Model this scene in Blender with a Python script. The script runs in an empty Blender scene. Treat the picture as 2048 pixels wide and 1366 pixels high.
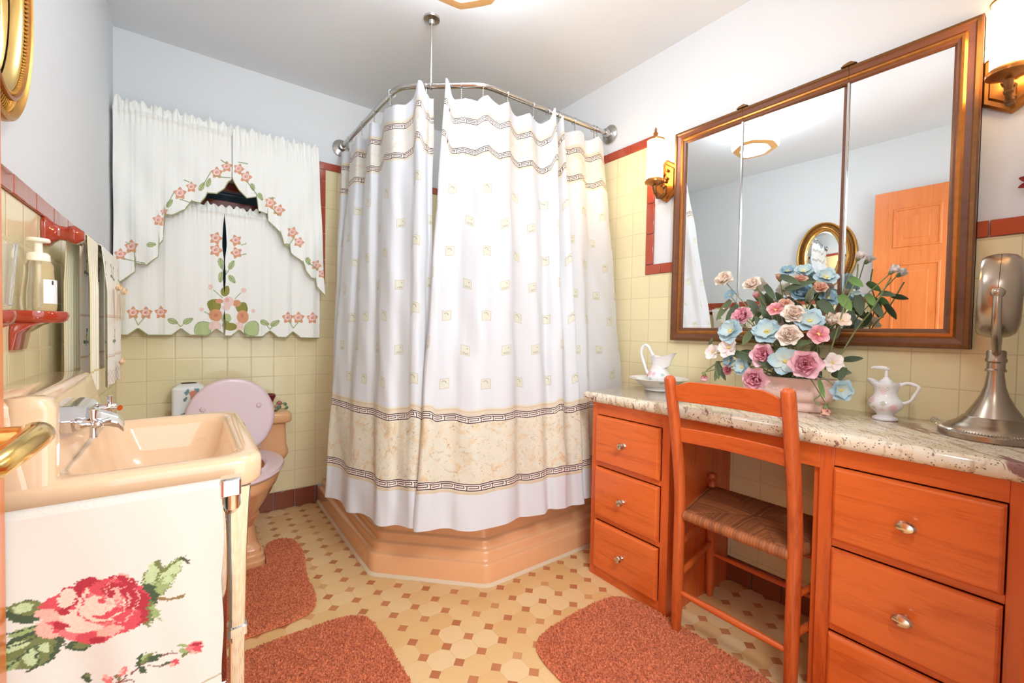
import bpy, bmesh, math, random
import numpy as np
from mathutils import Vector, Matrix
random.seed(7); rng = np.random.default_rng(7)
sc = bpy.context.scene
col = sc.collection

# ------------------------------------------------------------------ camera
CAMH = 1.0244; FPX = 862.8915; YAW, PIT, ROL = 0.64, 0.0244, 0.0179
XL, YB, XR, HC = -0.279, 2.6954, 1.8105, 2.379
YF = 0.03
_F = Vector((math.sin(YAW)*math.cos(PIT), math.cos(YAW)*math.cos(PIT), -math.sin(PIT)))
_R = Vector((math.cos(YAW), -math.sin(YAW), 0)); _U = _R.cross(_F)
_R2 = _R*math.cos(ROL)+_U*math.sin(ROL); _U2 = _U*math.cos(ROL)-_R*math.sin(ROL)
cam_d = bpy.data.cameras.new('camera'); cam = bpy.data.objects.new('camera', cam_d); col.objects.link(cam)
cam_d.lens = FPX/2048*36; cam_d.sensor_width = 36; cam_d.sensor_fit = 'HORIZONTAL'; cam_d.clip_start = 0.02
m = Matrix.Identity(4)
for i in range(3):
    m[i][0] = _R2[i]; m[i][1] = _U2[i]; m[i][2] = -_F[i]
m[2][3] = CAMH
cam.matrix_world = m
sc.camera = cam
def at(u, v, ax, val):
    """the point of the place seen at pixel u, v of the photo, on the plane ax = val"""
    d = _F + _R2*((u-1024)/FPX) - _U2*((v-683)/FPX)
    i = 'xyz'.index(ax); c = (0, 0, CAMH)
    t = (val-c[i])/d[i]
    return Vector((d.x*t, d.y*t, CAMH+d.z*t))
def pxof(X, Y, Z):
    Z = Z-CAMH
    d = X*_F.x+Y*_F.y+Z*_F.z
    return 1024+FPX*(X*_R2.x+Y*_R2.y+Z*_R2.z)/d, 683-FPX*(X*_U2.x+Y*_U2.y+Z*_U2.z)/d

# ------------------------------------------------------------------ world, lights, exposure
w = bpy.data.worlds.new('world'); sc.world = w; w.use_nodes = True
w.node_tree.nodes['Background'].inputs[0].default_value = (0.86, 0.94, 1.0, 1)
w.node_tree.nodes['Background'].inputs[1].default_value = 1.6
sc.view_settings.view_transform = 'Standard'; sc.view_settings.look = 'None'
sc.view_settings.exposure = 0.80; sc.view_settings.gamma = 1.0; sc.view_settings.use_curve_mapping = False
def lamp(name, kind, loc, power, color=(1, 1, 1), size=0.1, rot=None, sy=None):
    l = bpy.data.lights.new(name, kind); l.energy = power; l.color = color
    if kind == 'AREA':
        l.size = size
        if sy: l.shape = 'RECTANGLE'; l.size_y = sy
    elif kind in ('POINT', 'SPOT'): l.shadow_soft_size = size
    o = bpy.data.objects.new(name, l); col.objects.link(o); o.location = loc
    if rot is not None:
        o.rotation_euler = (Vector(rot)-Vector(loc)).to_track_quat('-Z', 'Y').to_euler()
    return o
LAMP = (0.717, 1.275)
lamp('flash_fill', 'AREA', (0.45, -0.18, 1.80), 13, (.92, .97, 1), .50, rot=(1.75, 1.05, 0.85), sy=.35)  # added area lamp in the doorway, a flash-like fill from beside the camera

# ------------------------------------------------------------------ materials
def lin(c):
    if isinstance(c, str): c = [int(c[i:i+2], 16) for i in (0, 2, 4)]
    r = []
    for x in c[:3]:
        x = x/255
        r.append(x/12.92 if x <= .04045 else ((x+.055)/1.055)**2.4)
    return tuple(r)
def L4(c): return lin(c)+(1,)
class NT:
    def __init__(s, name):
        s.m = bpy.data.materials.new(name); s.m.use_nodes = True
        s.t = s.m.node_tree; s.b = s.t.nodes['Principled BSDF']
    def n(s, kind, **kw):
        nd = s.t.nodes.new(kind)
        for k, v in kw.items(): setattr(nd, k, v)
        return nd
    def link(s, a, b): s.t.links.new(a, b)
    def setin(s, sock, v):
        if isinstance(v, bpy.types.NodeSocket): s.link(v, sock)
        else: sock.default_value = v
    def math(s, op, a, b=0.0, c=None, clamp=False):
        nd = s.n('ShaderNodeMath', operation=op, use_clamp=clamp)
        s.setin(nd.inputs[0], a); s.setin(nd.inputs[1], b)
        if c is not None: s.setin(nd.inputs[2], c)
        return nd.outputs[0]
    def mix(s, f, a, b, mode='MIX'):
        nd = s.n('ShaderNodeMix', data_type='RGBA', blend_type=mode)
        s.setin(nd.inputs[0], f)
        for k, v in ((6, a), (7, b)):
            if isinstance(v, (tuple, list)) and len(v) == 3: v = tuple(v)+(1,)
            s.setin(nd.inputs[k], v)
        return nd.outputs[2]
    def coord(s, which='Object'):
        return s.n('ShaderNodeTexCoord').outputs[which]
    def sep(s, v):
        nd = s.n('ShaderNodeSeparateXYZ'); s.link(v, nd.inputs[0]); return nd.outputs
    def comb(s, x, y, z):
        nd = s.n('ShaderNodeCombineXYZ')
        for i, v in enumerate((x, y, z)): s.setin(nd.inputs[i], v)
        return nd.outputs[0]
    def noise(s, scale, vec=None, detail=2.0, rough=.5, dist=0.0):
        nd = s.n('ShaderNodeTexNoise'); nd.inputs['Scale'].default_value = scale
        nd.inputs['Detail'].default_value = detail; nd.inputs['Roughness'].default_value = rough
        nd.inputs['Distortion'].default_value = dist
        if vec is not None: s.link(vec, nd.inputs['Vector'])
        return nd.outputs['Fac']
    def mapping(s, vec, scale=(1, 1, 1), rot=(0, 0, 0), loc=(0, 0, 0)):
        nd = s.n('ShaderNodeMapping'); s.link(vec, nd.inputs[0])
        nd.inputs['Scale'].default_value = scale; nd.inputs['Rotation'].default_value = rot
        nd.inputs['Location'].default_value = loc
        return nd.outputs[0]
    def ramp(s, f, stops, interp='LINEAR'):
        nd = s.n('ShaderNodeValToRGB'); cr = nd.color_ramp; cr.interpolation = interp
        while len(cr.elements) < len(stops): cr.elements.new(.5)
        while len(cr.elements) > len(stops): cr.elements.remove(cr.elements[-1])
        for e, (p, c) in zip(cr.elements, stops): e.position = p
        for e, (p, c) in zip(cr.elements, stops): e.color = tuple(c)+((1,) if len(c) == 3 else ())
        s.link(f, nd.inputs[0]); return nd.outputs[0]
    def smooth(s, x, a, b):
        nd = s.n('ShaderNodeMapRange', interpolation_type='SMOOTHSTEP')
        s.setin(nd.inputs[0], x); nd.inputs[1].default_value = a; nd.inputs[2].default_value = b
        return nd.outputs[0]
    def bump(s, h, strength=.3, dist=.002):
        nd = s.n('ShaderNodeBump'); nd.inputs['Strength'].default_value = strength
        nd.inputs['Distance'].default_value = dist; s.link(h, nd.inputs['Height'])
        s.link(nd.outputs[0], s.b.inputs['Normal'])
    def base(s, c): s.setin(s.b.inputs['Base Color'], c if isinstance(c, bpy.types.NodeSocket) else tuple(c)+(1,))
    def put(s, **kw):
        for k, v in kw.items():
            s.setin(s.b.inputs[k.replace('_', ' ')], v)
        return s
def simple(name, c, rough=.5, metal=0.0, coat=0.0, var=.04, scale=8, **kw):
    t = NT(name); c = lin(c)
    f = t.noise(scale, t.coord())
    t.base(t.mix(f, tuple(x*(1-var) for x in c), tuple(min(1, x*(1+var)) for x in c)))
    t.put(Roughness=rough, Metallic=metal, Coat_Weight=coat, **kw)
    return t.m
M = {}
def paint(name, c, bumpy=.08):
    t = NT(name); o = t.coord(); n = t.noise(90, o, 3)
    n2 = t.noise(2.0, o)
    cc = lin(c); t.base(t.mix(n2, tuple(x*.98 for x in cc), cc)); t.put(Roughness=.55)
    t.bump(n, bumpy, .001); return t.m
M['paint'] = paint('wall_paint', (227, 231, 233))
M['ceil'] = paint('ceiling_paint', (236, 240, 243))
T = 0.108
def tile_mat(name, c, ax, off, zoff=.1023, rough=.13):
    t = NT(name); o = t.sep(t.coord()); a = o['XY'.index(ax)]
    fx = t.math('DIVIDE', t.math('SUBTRACT', a, off), T); fz = t.math('DIVIDE', t.math('SUBTRACT', o[2], zoff), T)
    def edge(f):
        fr = t.math('FRACT', f)
        return t.math('MULTIPLY', t.math('MINIMUM', fr, t.math('SUBTRACT', 1.0, fr)), T)
    d = t.math('MINIMUM', edge(fx), edge(fz))
    g = t.smooth(d, .0007, .0018)
    wn = t.n('ShaderNodeTexWhiteNoise'); t.link(t.comb(t.math('FLOOR', fx), t.math('FLOOR', fz), 0.0), wn.inputs[0])
    c = lin(c)
    body = t.mix(wn.outputs[0], tuple(x*.965 for x in c), tuple(min(1, x*1.02) for x in c))
    mott = t.noise(26, t.coord(), 3)
    body = t.mix(t.math('MULTIPLY', mott, .22), body, tuple(x*k for x, k in zip(c, (.9, .84, .7))))
    t.base(t.mix(g, lin((212, 194, 152)), body))
    t.put(Roughness=t.math('SUBTRACT', .75, t.math('MULTIPLY', g, .75-rough)))
    pil = t.math('ADD', t.smooth(d, 0, .006), t.math('MULTIPLY', t.noise(14, t.coord()), .25))
    t.bump(pil, .35, .0012); return t.m
YT = (240, 228, 184)
M['tileB'] = tile_mat('yellow_tile_back', YT, 'X', XL)
M['tileL'] = tile_mat('yellow_tile_left', YT, 'Y', .146)
M['tileR'] = tile_mat('yellow_tile_right', YT, 'Y', .012, zoff=.119)
def red_tile(name, c, rough=.12):
    t = NT(name); cc = lin(c); o = t.coord()
    f = t.noise(9, o, 3)
    t.base(t.mix(f, tuple(x*.8 for x in cc), tuple(min(1, x*1.12) for x in cc))); t.put(Roughness=rough, Coat_Weight=.5)
    return t.m
M['red'] = red_tile('red_glazed_tile', (176, 74, 48))
M['brown'] = red_tile('brown_glazed_tile', (132, 62, 36), .25)
M['redcer'] = red_tile('red_ceramic', (168, 58, 34), .08)
# floor: octagons with small square dots
def floor_mat():
    t = NT('octagon_floor_tile'); o = t.sep(t.coord()); P = .0817
    fx = t.math('DIVIDE', t.math('SUBTRACT', o[0], .9089), P); fy = t.math('DIVIDE', t.math('SUBTRACT', o[1], 1.3793), P)
    cx = t.math('SUBTRACT', fx, t.math('ROUND', fx)); cy = t.math('SUBTRACT', fy, t.math('ROUND', fy))
    ax, ay = t.math('ABSOLUTE', cx), t.math('ABSOLUTE', cy)
    dd = t.math('SUBTRACT', t.math('ADD', ax, ay), .245)             # <0 inside a dot
    lines = t.math('MINIMUM', ax, ay)                                # octagon sides run along the lattice lines
    dotm = t.smooth(dd, .012, -.004)
    gr_o = t.smooth(t.math('MINIMUM', lines, t.math('MULTIPLY', dd, .7)), .0, .024)
    wn = t.n('ShaderNodeTexWhiteNoise')
    t.link(t.comb(t.math('FLOOR', fx), t.math('FLOOR', fy), 0.0), wn.inputs[0])
    wd = t.n('ShaderNodeTexWhiteNoise')
    t.link(t.comb(t.math('ROUND', fx), t.math('ROUND', fy), 3.0), wd.inputs[0])
    octc = t.ramp(wn.outputs[0], [(0, lin((226, 182, 122))), (.5, lin((234, 198, 142))), (1, lin((238, 208, 160)))])
    dotc = t.ramp(wd.outputs[0], [(0, lin((186, 112, 72))), (.8, lin((204, 134, 88))), (1, lin((214, 160, 108)))])
    grout = lin((224, 190, 138))
    mott = t.noise(30, t.coord(), 3)
    octc = t.mix(t.math('MULTIPLY', mott, .25), octc, lin((222, 176, 118)))
    c = t.mix(gr_o, grout, octc)
    c = t.mix(dotm, c, dotc)
    t.base(c); t.put(Roughness=.34)
    hh = t.math('MAXIMUM', gr_o, t.smooth(dd, 0, -.05)); t.bump(hh, .35, .0012)
    return t.m
M['floor'] = floor_mat()
def wood(name, c1, c2, rough=.28, scale=1.0, axis='Z', grain=1.0):
    t = NT(name); o = t.coord()
    sc_ = {'Z': (9, 9, .7), 'Y': (9, .7, 9), 'X': (.7, 9, 9)}[axis]
    v = t.mapping(o, tuple(x*scale for x in sc_))
    n1 = t.noise(3.0, v, 5, .6, 1.2); n2 = t.noise(30, v, 3, .6)
    f = t.math('ADD', t.math('MULTIPLY', n1, .75), t.math('MULTIPLY', n2, .3))
    t.base(t.ramp(f, [(.3, lin(c2)), (.52, lin(c1)), (.75, tuple(min(1, x*1.12) for x in lin(c1)))]))
    t.put(Roughness=rough, Coat_Weight=.25, Coat_Roughness=.15); t.bump(n2, .06*grain, .001)
    return t.m
M['woodY'] = wood('cherry_wood_horizontal', (222, 108, 46), (190, 78, 28), axis='Y')
M['woodZ'] = wood('cherry_wood_upright', (216, 100, 42), (180, 70, 24), axis='Z')
M['chairwood'] = wood('worn_orange_chair_wood', (200, 92, 38), (150, 56, 20), axis='Z', scale=1.6, rough=.35)
M['chairY'] = wood('worn_orange_slat_wood', (206, 94, 38), (164, 62, 22), axis='Y', scale=1.3, rough=.35)
M['doorwood'] = wood('orange_pine_door', (226, 128, 62), (206, 102, 44), axis='Z', rough=.3)
M['frame'] = wood('walnut_frame', (112, 66, 38), (84, 46, 26), axis='Y', rough=.35, scale=.6)
M['frameZ'] = wood('walnut_frame_upright', (112, 66, 38), (84, 46, 26), axis='Z', rough=.35, scale=.6)
M['winwood'] = wood('red_brown_window_wood', (120, 44, 30), (92, 30, 20), axis='X')
M['gold'] = simple('antique_gold', (196, 144, 66), .32, .75, var=.25, scale=40)
M['golddk'] = simple('dark_antique_gold', (120, 82, 42), .45, .6, var=.35, scale=60)
M['brass'] = simple('polished_brass', (240, 204, 128), .16, 1, var=.03)
M['bronze'] = simple('aged_brass', (176, 116, 58), .3, .85, var=.25, scale=50)
M['chrome'] = simple('chrome', (225, 225, 228), .07, 1, var=.01)
M['steel'] = simple('brushed_rod_steel', (196, 194, 190), .2, 1, var=.05)
M['nickel'] = simple('brushed_nickel', (176, 160, 142), .26, 1, var=.05)
M['knob'] = simple('satin_nickel_knob', (214, 204, 188), .18, 1, var=.03)
M['porc'] = simple('peach_porcelain', (236, 178, 130), .12, 0, .5, var=.02)
M['porcS'] = simple('pale_peach_porcelain', (236, 200, 162), .08, 0, .6, var=.02)
M['pinkseat'] = simple('pink_plastic', (226, 200, 204), .3, 0, .2, var=.02)
M['white'] = simple('white_glazed_ceramic', (240, 240, 240), .1, 0, .5, var=.01)
M['whitepl'] = simple('cream_plastic', (244, 238, 222), .3, var=.01)
M['dark'] = simple('dark_gap', (30, 22, 18), .6)
M['caulk'] = simple('cream_caulk', (226, 206, 176), .6)
M['black'] = simple('black_plastic', (24, 22, 22), .35)
M['mirror'] = simple('mirror_glass', (236, 240, 240), .0, 1, var=0)
t = NT('clear_plastic'); t.base(lin((250, 250, 248))); t.put(Roughness=.08, Transmission_Weight=.92, IOR=1.25, Alpha=1.0); M['clear'] = t.m
t = NT('frosted_soap_bottle'); t.base(lin((250, 240, 214))); t.put(Roughness=.18, Transmission_Weight=.88, IOR=1.2); M['bottle'] = t.m
t = NT('window_glass'); t.base(lin((40, 54, 60))); t.put(Roughness=.05, Transmission_Weight=.3); M['glass'] = t.m
def emis(name, c, strength, base=(240, 236, 225)):
    t = NT(name); t.base(lin(base)); t.put(Roughness=.35, Emission_Color=L4(c), Emission_Strength=strength); return t.m
M['lampglass'] = emis('lit_lamp_glass', (234, 243, 255), 10)
M['scglass'] = emis('lit_sconce_glass', (255, 208, 150), 13)
def vcol(name, rough=.8, sheen=0.0, trans=0.0, weave=0.0, wscale=900):
    t = NT(name); a = t.n('ShaderNodeVertexColor', layer_name='tint')
    n = t.noise(300, t.coord(), 2)
    t.base(t.mix(t.math('MULTIPLY', n, .12), a.outputs[0], (.75, .72, .66), 'MULTIPLY'))
    t.put(Roughness=rough, Sheen_Weight=sheen)
    if weave: t.bump(t.noise(wscale, t.coord(), 2), weave, .001)
    return t.m
M['cloth'] = vcol('printed_cloth', .85, .1, weave=.25)
M['glazed'] = vcol('painted_ceramic', .12)
M['petal'] = vcol('silk_petal', .7)
M['rushm'] = vcol('woven_rush', .6, weave=.3, wscale=400)
t = NT('rug_pile'); n = t.noise(160, t.coord(), 2)
n2 = t.noise(7, t.coord(), 2)
t.base(t.mix(n2, t.ramp(n, [(.35, lin((172, 78, 40))), (.65, lin((240, 144, 96)))]), t.ramp(n, [(.35, lin((184, 88, 48))), (.65, lin((244, 154, 106)))]))); t.put(Roughness=.95, Sheen_Weight=.2); M['rug'] = t.m
def granite():
    t = NT('speckled_granite'); o = t.coord()
    st = t.mapping(o, (1, 1, 1), (0, 0, .9))
    st2 = t.mapping(st, (34, 5, 12))
    n1 = t.noise(9, o, 4, .6); veins = t.noise(1.6, st2, 5, .65, .6)
    c = t.ramp(n1, [(.3, lin((214, 196, 160))), (.5, lin((232, 222, 200))), (.7, lin((224, 206, 174)))])
    c = t.mix(t.math('MULTIPLY', t.smooth(veins, .52, .62), .65), c, lin((176, 142, 104)))
    burg = t.noise(1.0, t.mapping(st, (22, 2.5, 12), loc=(3, 1, 0)), 4, .7, .8)
    c = t.mix(t.math('MULTIPLY', t.smooth(burg, .585, .64), .85), c, lin((128, 66, 66)))
    vo = t.n('ShaderNodeTexVoronoi'); vo.inputs['Scale'].default_value = 150; t.link(o, vo.inputs[0])
    sp = t.math('MULTIPLY', t.smooth(vo.outputs['Distance'], .34, .22), t.math('GREATER_THAN', t.noise(60, o, 2), .5))
    c = t.mix(t.math('MULTIPLY', sp, .85), c, lin((84, 56, 50)))
    t.base(c); t.put(Roughness=.12, Coat_Weight=.3); return t.m
M['granite'] = granite()
def curtain_mat():
    t = NT('printed_shower_cloth'); uv = t.sep(t.n('ShaderNodeUVMap', uv_map='cloth').outputs[0]); u, v = uv[0], uv[1]
    K = [.437, .683, 1.78, 1.92]; H = .026
    # which border is nearest
    b = t.math('ADD', K[0], t.math('MULTIPLY', t.math('GREATER_THAN', v, .56), K[1]-K[0]))
    b = t.math('ADD', b, t.math('MULTIPLY', t.math('GREATER_THAN', v, 1.2), K[2]-K[1]))
    b = t.math('ADD', b, t.math('MULTIPLY', t.math('GREATER_THAN', v, 1.85), K[3]-K[2]))
    q = t.math('ADD', t.math('DIVIDE', t.math('SUBTRACT', v, b), H), .5)
    p = t.math('FRACT', t.math('DIVIDE', u, .046))
    def rect(u0, u1, v0, v1):
        a = t.math('MULTIPLY', t.math('GREATER_THAN', q, v0), t.math('LESS_THAN', q, v1))
        if u0 is None: return a
        return t.math('MULTIPLY', a, t.math('MULTIPLY', t.math('GREATER_THAN', p, u0), t.math('LESS_THAN', p, u1)))
    rs = [rect(None, 0, 0, .13), rect(None, 0, .87, 1), rect(0, .06, .1, .74), rect(0, .84, .62, .74), rect(.78, .84, .32, .74),
          rect(.14, .84, .32, .43), rect(.9, 1.0, .62, .74)]
    k = rs[0]
    for r in rs[1:]: k = t.math('MAXIMUM', k, r)
    inb = rect(None, 0, -.02, 1.02)
    W, PC, TN = lin((226, 229, 234)), lin((226, 212, 190)), lin((222, 204, 172))
    lo, hi = .28, 2.05
    def s(z): return (z-lo)/(hi-lo)
    P2 = lin((228, 224, 212))
    stops = [(0, W), (s(.407), TN), (s(.414), PC), (s(.70), PC), (s(.706), TN), (s(.712), P2), (s(.716), W), (s(1.752), P2), (s(1.759), PC), (s(1.94), P2), (s(1.95), W)]
    nv = t.math('DIVIDE', t.math('SUBTRACT', v, lo), hi-lo)
    c = t.ramp(nv, stops, 'CONSTANT')
    # marbled band
    vec = t.comb(u, v, 0.0)
    m1 = t.noise(9, vec, 6, .62, 1.4); m2 = t.noise(26, vec, 5, .7, 2.0); m3 = t.noise(48, vec, 3, .6, 3)
    mc = t.ramp(m1, [(.32, lin((226, 196, 148))), (.44, lin((236, 226, 204))), (.56, lin((230, 226, 208))), (.68, lin((232, 206, 164)))])
    mc = t.mix(t.math('MULTIPLY', t.smooth(m2, .54, .66), .6), mc, lin((202, 172, 128)))
    mc = t.mix(t.math('MULTIPLY', t.smooth(m3, .64, .69), .75), mc, lin((120, 104, 96)))
    mb = t.math('MAXIMUM', t.math('MULTIPLY', t.math('GREATER_THAN', v, K[0]), t.math('LESS_THAN', v, K[1])),
                t.math('MULTIPLY', t.math('GREATER_THAN', v, K[2]), t.math('LESS_THAN', v, K[3])))
    top = t.math('GREATER_THAN', v, 1.2)
    mc = t.mix(t.math('MULTIPLY', top, .45), mc, W)
    c = t.mix(mb, c, mc)
    c = t.mix(inb, c, lin((244, 230, 220)))
    # little printed squares, staggered
    body = t.math('MULTIPLY', t.math('GREATER_THAN', v, .75), t.math('LESS_THAN', v, 1.70))
    r = t.math('DIVIDE', t.math('SUBTRACT', v, .812-.06625), .1325); ri = t.math('FLOOR', r)
    par = t.math('MODULO', ri, 2.0)
    cu = t.math('SUBTRACT', t.math('FRACT', t.math('ADD', t.math('DIVIDE', u, .165), t.math('MULTIPLY', par, .5))), .5)
    cu = t.math('MULTIPLY', cu, .165); cv = t.math('MULTIPLY', t.math('SUBTRACT', t.math('FRACT', r), .5), .1325)
    au, av = t.math('ABSOLUTE', cu), t.math('ABSOLUTE', cv); mx = t.math('MAXIMUM', au, av)
    sq = t.math('MULTIPLY', body, t.math('LESS_THAN', mx, .0195))
    rim = t.math('MULTIPLY', sq, t.math('GREATER_THAN', mx, .0178))
    c = t.mix(sq, c, lin((224, 224, 208)))
    c = t.mix(rim, c, lin((194, 190, 162)))
    # a small sketched sprig or a row of strokes in each square
    arc = t.math('ABSOLUTE', t.math('SUBTRACT', t.math('SQRT', t.math('ADD', t.math('POWER', t.math('SUBTRACT', cu, -.004), 2.0), t.math('POWER', t.math('SUBTRACT', cv, 0.0), 2.0))), .011))
    a1 = t.math('MULTIPLY', t.math('LESS_THAN', arc, .0013), t.math('GREATER_THAN', t.math('ADD', cv, t.math('MULTIPLY', cu, .4)), .004))
    st = t.math('MULTIPLY', t.math('LESS_THAN', t.math('ABSOLUTE', t.math('ADD', cv, .011)), .004), t.math('GREATER_THAN', t.noise(420, vec, 1), .52))
    st = t.math('MULTIPLY', st, t.math('LESS_THAN', au, .013))
    ink = t.math('MAXIMUM', t.math('MULTIPLY', a1, t.math('SUBTRACT', 1.0, par)), t.math('MULTIPLY', st, par))
    ink = t.math('MAXIMUM', ink, t.math('MULTIPLY', t.math('LESS_THAN', t.math('ADD', t.math('ABSOLUTE', t.math('SUBTRACT', cu, .008)), t.math('ABSOLUTE', t.math('SUBTRACT', cv, .008))), .003), par))
    c = t.mix(t.math('MULTIPLY', t.math('MULTIPLY', ink, sq), .75), c, lin((118, 112, 92)))
    c = t.mix(t.math('MULTIPLY', k, inb), c, lin((44, 24, 26)))
    t.base(c); t.put(Roughness=.5, Sheen_Weight=.1)
    # let a little light through, as thin polyester does
    tr = t.n('ShaderNodeBsdfTranslucent'); t.link(c, tr.inputs[0])
    mx_ = t.n('ShaderNodeMixShader'); mx_.inputs[0].default_value = .22
    out = t.t.nodes['Material Output']; t.link(t.b.outputs[0], mx_.inputs[1]); t.link(tr.outputs[0], mx_.inputs[2]); t.link(mx_.outputs[0], out.inputs[0])
    t.bump(t.noise(500, t.coord(), 2), .1, .0006)
    return t.m
M['shower'] = curtain_mat()

# ------------------------------------------------------------------ mesh helpers
class MB:
    def __init__(s): s.v = []; s.f = []; s.c = []; s.uv = None
    def add(s, vs, fs, color=None):
        o = len(s.v); s.v += [tuple(x) for x in vs]; s.f += [tuple(i+o for i in f) for f in fs]
        s.c += [color or (1, 1, 1)]*len(vs)
        return s
    def box(s, lo, hi, color=None):
        x0, y0, z0 = lo; x1, y1, z1 = hi
        return s.add([(x0, y0, z0), (x1, y0, z0), (x1, y1, z0), (x0, y1, z0), (x0, y0, z1), (x1, y0, z1), (x1, y1, z1), (x0, y1, z1)],
                     [(0, 3, 2, 1), (4, 5, 6, 7), (0, 1, 5, 4), (1, 2, 6, 5), (2, 3, 7, 6), (3, 0, 4, 7)], color)
    def loft(s, loops, cap0=True, cap1=True, closed=True, color=None):
        n = len(loops[0]); vs = [p for l in loops for p in l]; fs = []
        for i in range(len(loops)-1):
            for j in range(n if closed else n-1):
                k = (j+1) % n
                fs.append((i*n+j, i*n+k, (i+1)*n+k, (i+1)*n+j))
        if closed and cap0: fs.append(tuple(reversed(range(n))))
        if closed and cap1: fs.append(tuple(range((len(loops)-1)*n, len(loops)*n)))
        return s.add(vs, fs, color)
    def lathe(s, prof, o=(0, 0, 0), axis='z', seg=32, sx=1, sy=1, frame=None, color=None):
        loops = []
        for r, z in prof:
            l = []
            for k in range(seg):
                a = 2*math.pi*k/seg; x, y = r*sx*math.cos(a), r*sy*math.sin(a)
                if frame: p = Vector(o)+frame[0]*x+frame[1]*y+frame[2]*z
                else:
                    p = {'z': (x, y, z), 'x': (z, x, y), 'y': (y, z, x)}[axis]; p = Vector(o)+Vector(p)
                l.append(p)
            loops.append(l)
        return s.loft(loops, prof[0][0] > 1e-6, prof[-1][0] > 1e-6, color=color)
    def tube(s, pts, r, seg=12, closed=False, color=None, cap=True):
        pts = [Vector(p) for p in pts]; n = len(pts)
        rs = r if isinstance(r, (list, tuple)) else [r]*n
        up = None; loops = []
        for i, p in enumerate(pts):
            if closed: d = pts[(i+1) % n]-pts[i-1]
            else: d = pts[min(i+1, n-1)]-pts[max(i-1, 0)]
            d.normalize()
            if up is None:
                up = Vector((0, 0, 1)) if abs(d.z) < .9 else Vector((1, 0, 0))
            a = d.cross(up); a.normalize(); up = a.cross(d); up.normalize()
            loops.append([p+(a*math.cos(2*math.pi*k/seg)+up*math.sin(2*math.pi*k/seg))*rs[i] for k in range(seg)])
        if closed: loops.append(loops[0])
        return s.loft(loops, cap and not closed, cap and not closed, color=color)
    def cyl(s, a, b, r, r2=None, seg=20, color=None): return s.tube([a, b], [r, r if r2 is None else r2], seg, color=color)
    def ball(s, o, r, seg=16, sx=1, sy=1, sz=1, color=None):
        return s.lathe([(max(1e-7, r*math.sin(math.pi*i/10)), -r*sz*math.cos(math.pi*i/10)) for i in range(11)], o, 'z', seg, sx, sy, color=color)
    def prism(s, poly, ax, a, b, color=None):
        """poly = list of 2-D points in the plane across axis ax, extruded from a to b"""
        def P(q, h): return {'x': (h, q[0], q[1]), 'y': (q[0], h, q[1]), 'z': (q[0], q[1], h)}[ax]
        return s.loft([[P(q, a) for q in poly], [P(q, b) for q in poly]], color=color)
    def build(s, name, mat, parent=None, smooth=35, bevel=0, sub=0, recalc=True, colors=False, bseg=2):
        me = bpy.data.meshes.new(name); me.from_pydata(s.v, [], s.f); me.update()
        if recalc:
            bm = bmesh.new(); bm.from_mesh(me); bmesh.ops.remove_doubles(bm, verts=bm.verts, dist=1e-6) if not colors else None
            bmesh.ops.recalc_face_normals(bm, faces=bm.faces); bm.to_mesh(me); bm.free()
        if colors:
            ca = me.color_attributes.new('tint', 'FLOAT_COLOR', 'POINT')
            arr = np.ones((len(me.vertices), 4), np.float32); arr[:, :3] = np.array(s.c, np.float32)
            ca.data.foreach_set('color', arr.ravel())
        me.materials.append(M[mat] if isinstance(mat, str) else mat)
        if smooth:
            me.shade_smooth(); me.set_sharp_from_angle(angle=math.radians(smooth))
        o = bpy.data.objects.new(name, me); col.objects.link(o)
        if parent: o.parent = parent
        if bevel:
            b = o.modifiers.new('bevel', 'BEVEL'); b.width = bevel; b.segments = bseg; b.limit_method = 'ANGLE'; b.angle_limit = math.radians(40)
        if sub:
            b = o.modifiers.new('sub', 'SUBSURF'); b.levels = sub; b.render_levels = sub
        return o
def tag(o, label, cat, group=None, kind=None):
    o['label'] = label; o['category'] = cat
    if group: o['group'] = group
    if kind: o['kind'] = kind
    return o
def struct(o, label=None):
    o['kind'] = 'structure'
    if label: o['label'] = label
    return o
def thing(name, loc, label, cat, group=None):
    o = bpy.data.objects.new(name, None); col.objects.link(o); o.location = loc; o.empty_display_size = .05
    return tag(o, label, cat, group)
def shift(o, loc):
    """keep world-space mesh coordinates while the thing's origin sits at its base"""
    for c in o.children: c.matrix_parent_inverse = Matrix.Translation(-Vector(loc))
    return o
def finish(root):
    bpy_loc = Vector(root.location)
    for c in root.children:
        if not c.get('local'): c.matrix_parent_inverse = Matrix.Translation(-bpy_loc)
def rrect(x0, x1, y0, y1, r, z, n=6):
    r = min(r, (x1-x0)/2-1e-4, (y1-y0)/2-1e-4); out = []
    for cx, cy, a0 in ((x1-r, y1-r, 0), (x0+r, y1-r, 90), (x0+r, y0+r, 180), (x1-r, y0+r, 270)):
        for k in range(n+1):
            a = math.radians(a0+90*k/n); out.append(Vector((cx+r*math.cos(a), cy+r*math.sin(a), z)))
    return out
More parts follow.
